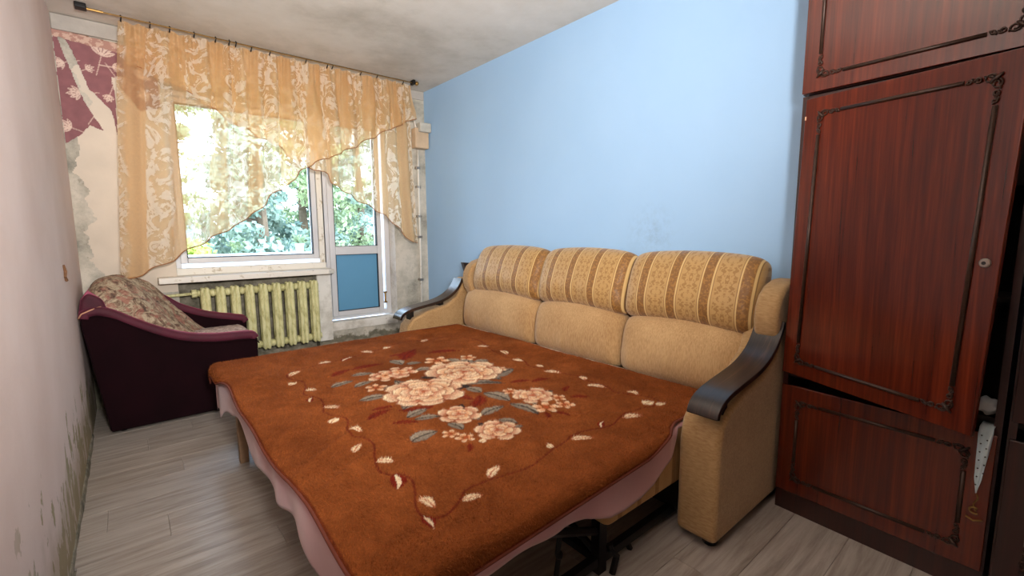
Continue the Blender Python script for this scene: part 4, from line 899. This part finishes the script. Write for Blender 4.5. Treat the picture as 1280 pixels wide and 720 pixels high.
# ================================================================== WARDROBE WALL UNIT
U = Vector((-.066, -.998, 0)).normalized(); NN = Vector((U.y, -U.x, 0)); P0 = Vector((2.045, .683, 0))
def WF(s, t, n): return tuple(P0+U*s+Vector((0, 0, t))+NN*n)
def panel_door(mb_parent, fn, w, h, th, inset, mat, name='door', sides='lrtb'):
    d = MB().hexa(fn, (0, 0, 0), (w, h, th)).build(name, mat, mb_parent, bevel=.0025)
    x0, x1, y0, y1 = inset, w-inset, inset, h-inset; g = .075; mo = MB(); n = th+.003
    for p, q, k_ in (((x0, y0+g), (x0, y1-g), 'l'), ((x1, y0+g), (x1, y1-g), 'r'), ((x0+g, y0), (x1-g, y0), 'b'), ((x0+g, y1), (x1-g, y1), 't')):
        if k_ in sides: mo.tube([fn(p[0], p[1], n), fn(q[0], q[1], n)], .0062, 8)
    mo.build('moulding', M['mould'], d, smooth=True)
    for cx, cy, sx_, sy_ in ((x0, y0, 1, 1), (x1, y0, -1, 1), (x0, y1, 1, -1), (x1, y1, -1, -1)):
        o = MB()
        def T(a_, b_, c_=0): return fn(cx+sx_*a_, cy+sy_*b_, n+.001+c_)
        for sw in (0, 1):
            G = (lambda a_, b_: T(a_, b_)) if not sw else (lambda a_, b_: T(b_, a_))
            for c0, r0, a0, turns, dirn in (((.018), .0135, 3.4, 1.3, 1), ((.043), .0095, .2, 1.3, -1), ((.062), .007, 3.2, 1.2, 1)):
                pts = [G(c0+r0*(1-.65*k_/14)*math.cos(a0+dirn*turns*2*math.pi*k_/14), .002+r0*.9*(1-.65*k_/14)*math.sin(a0+dirn*turns*2*math.pi*k_/14)) for k_ in range(15)]
                o.tube(pts, .0026, 5)
            for k_ in range(4): o.sphere(G(.030+.013*k_, -.005*(-1)**k_), .0032, 6, 4)
        o.tube([T(-.008, -.008), T(.004, .004, .003), T(.016, .016)], .005, 6, rs=[.002, .006, .002])
        o.build('corner_ornament', M['mould'], d, smooth=True)
    return d
WW = .628
def carcass(name, s0, w, z0, z1, depth, label, group=None, shelves=(), plinth=0):
    e = empty(name, WF(s0, z0, 0), label, 'cabinet', group or 'mahogany wall cabinets')
    th = .018; z_ = z0+plinth
    MB().hexa(WF, (s0, z_, -depth), (s0+th, z1, -.001)).build('side_panel', M['mahog_dark'], e); MB().hexa(WF, (s0+w-th, z_, -depth), (s0+w, z1, -.001)).build('side_panel', M['mahog_dark'], e)
    MB().hexa(WF, (s0+th, z_, -depth), (s0+w-th, z_+th, -.004)).build('bottom_board', M['mahog_dark'], e); MB().hexa(WF, (s0+th, z1-th, -depth), (s0+w-th, z1, -.004)).build('top_board', M['mahog_dark'], e)
    MB().hexa(WF, (s0+th, z_+th, -depth), (s0+w-th, z1-th, -depth+.006)).build('back_board', M['inside'], e)
    for z in shelves: MB().hexa(WF, (s0+th, z, -depth+.006), (s0+w-th, z+.016, -.012)).build('shelf', M['inside'], e)
    if plinth: MB().hexa(WF, (s0+.002, z0, -depth), (s0+w-.002, z_, -.0)).build('plinth', M['mahog_dark'], e)
    return e
TH = .017
c1 = carcass('wall_cabinet', 0, WW, 0, 1.679, .225, 'tall glossy mahogany cabinet beside the sofa with its upper door hanging ajar', None, (.575, .95, 1.30), .085)
panel_door(c1, lambda s, t, n: WF(.006+s, .092+t, n+.001), WW-.012, .452, TH, .063, M['mahog'])
DO, DU, DZ, DN, DW, DH = (2.0356, 0.6803, 0.5968), (-0.3297, -0.9434, -0.0357), (-0.0309, -0.0271, 0.9992), (-0.9436, 0.3305, -0.0202), 0.6084, 1.0604
def DF(s, t, n): return tuple(Vector(DO)+Vector(DU)*s+Vector(DZ)*t+Vector(DN)*(n))
dd = panel_door(c1, lambda s, t, n: DF(s, t, n-TH*.5), DW, DH, TH, .060, M['mahog'], 'ajar_door')
dd['label'] = 'upper door hanging open and sagging'
kb = MB(); kb.tube([DF(DW-.030, DH*.475, TH*.5), DF(DW-.030, DH*.475, TH*.5+.006), DF(DW-.030, DH*.475, TH*.5+.009)], .013, 14, rs=[.013, .013, .010]).build('lock_escutcheon', M['steel'], dd, smooth=False)
MB().tube([DF(DW-.030, DH*.475, TH*.5+.009), DF(DW-.030, DH*.475, TH*.5+.0100)], .005, 10).build('keyhole', M['seal'], dd)
MB().hexa(DF, (.001, DH-.075, TH*.5-.001), (.006, DH-.062, TH*.5+.0012)).build('chip', M['chip'], dd)
for z in (.12, DH-.12): MB().tube([DF(-.004, z-.03, -TH*.4), DF(-.004, z+.03, -TH*.4)], .005, 8).build('hinge', M['steel'], dd)
c2 = carcass('wall_cabinet', 0, WW, 1.685, 2.40, .225, 'closed mahogany top cabinet above the ajar door')
panel_door(c2, lambda s, t, n: WF(.002+s, 1.686+t, n+.001), WW-.004, .71, TH, .056, M['mahog'])
c3 = carcass('wall_cabinet', WW+.012, WW, 0, 1.679, .225, 'mahogany cabinet at the right edge of the photo beyond the open door', None, (.575,), .085)
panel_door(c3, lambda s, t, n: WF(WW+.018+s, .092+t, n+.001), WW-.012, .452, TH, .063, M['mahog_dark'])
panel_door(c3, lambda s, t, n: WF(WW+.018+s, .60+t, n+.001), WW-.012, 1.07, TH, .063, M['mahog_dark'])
c4 = carcass('wall_cabinet', WW+.012, WW, 1.685, 2.40, .225, 'mahogany top cabinet at the upper right corner of the photo')
panel_door(c4, lambda s, t, n: WF(WW+.014+s, 1.686+t, n+.001), WW-.004, .71, TH, .056, M['mahog'])
# small drop handle on the lower door
hd = MB(); hs, hz = .594, .345
pts = [WF(hs+.004*math.sin(k_*.9), hz-.007*k_, TH+.006) for k_ in range(9)]; hd.tube(pts, .0022, 5)
hd.tube([WF(hs+.012*math.cos(a_), hz-.055+.010*math.sin(a_), TH+.007) for a_ in np.linspace(1.0, 5.4, 12)], .0028, 5)
hd.tube([WF(hs-.018, hz-.082, TH+.005), WF(hs, hz-.088, TH+.009), WF(hs+.02, hz-.080, TH+.005)], .003, 5)
tag(hd.build('drop_handle', M['brass'], c1, smooth=True))
# dotted rag hanging out from the shelf over the lower door
rg_ = empty('dotted_cloth', WF(.60, .545, .02), 'narrow pale blue cloth with dark dots hanging out below the open door', 'cloth')
Pn = np.zeros((24, 8, 3))
for j in range(24):
    t = j/23; wl_, wr_ = np.interp(t, [0, .1, .8, 1], [.583, .582, .584, .592]), np.interp(t, [0, .1, .8, 1], [.614, .613, .601, .5935])
    for i in range(8):
        s = wl_+(wr_-wl_)*i/7; Pn[j, i] = WF(s, .565-.215*t, TH+.008+.004*math.sin(i*1.3+j*.2)) if j > 1 else WF(s, .5655+.004*(j == 0), TH+.006-.05*(j == 0))
o_ = MB().grid(Pn).build('cloth', plain('pale_blue_cloth', (196, 214, 220), .8), rg_, smooth=True); o_.modifiers.new('thick', 'SOLIDIFY').thickness = .0015
dt = MB()
for j in range(7):
    for s_ in (.590, .603):
        z = .54-.027*j-(.012 if s_ > .6 else 0)
        if z > .40 or s_ < .595: dt.tube([WF(s_, z, TH+.0125), WF(s_, z, TH+.0145)], .0022, 6)
tag(dt.build('dots', M['seal'], rg_), kind='stuff')
cp = empty('crumpled_bag', WF(.585, .60, -.05), 'crumpled white bag lying on the shelf inside the open cabinet', 'bag')
mb = MB(); mb.sphere(WF(.588, .622, -.03), .028, 12, 9, (1, 1, .9)); mb.v = [(x+.006*math.sin(z*300+y*90), y+.005*math.sin(x*280), z+.005*math.sin(y*260)) for x, y, z in mb.v]; mb.build('bag_film', M['paper_white'], cp, smooth=True)
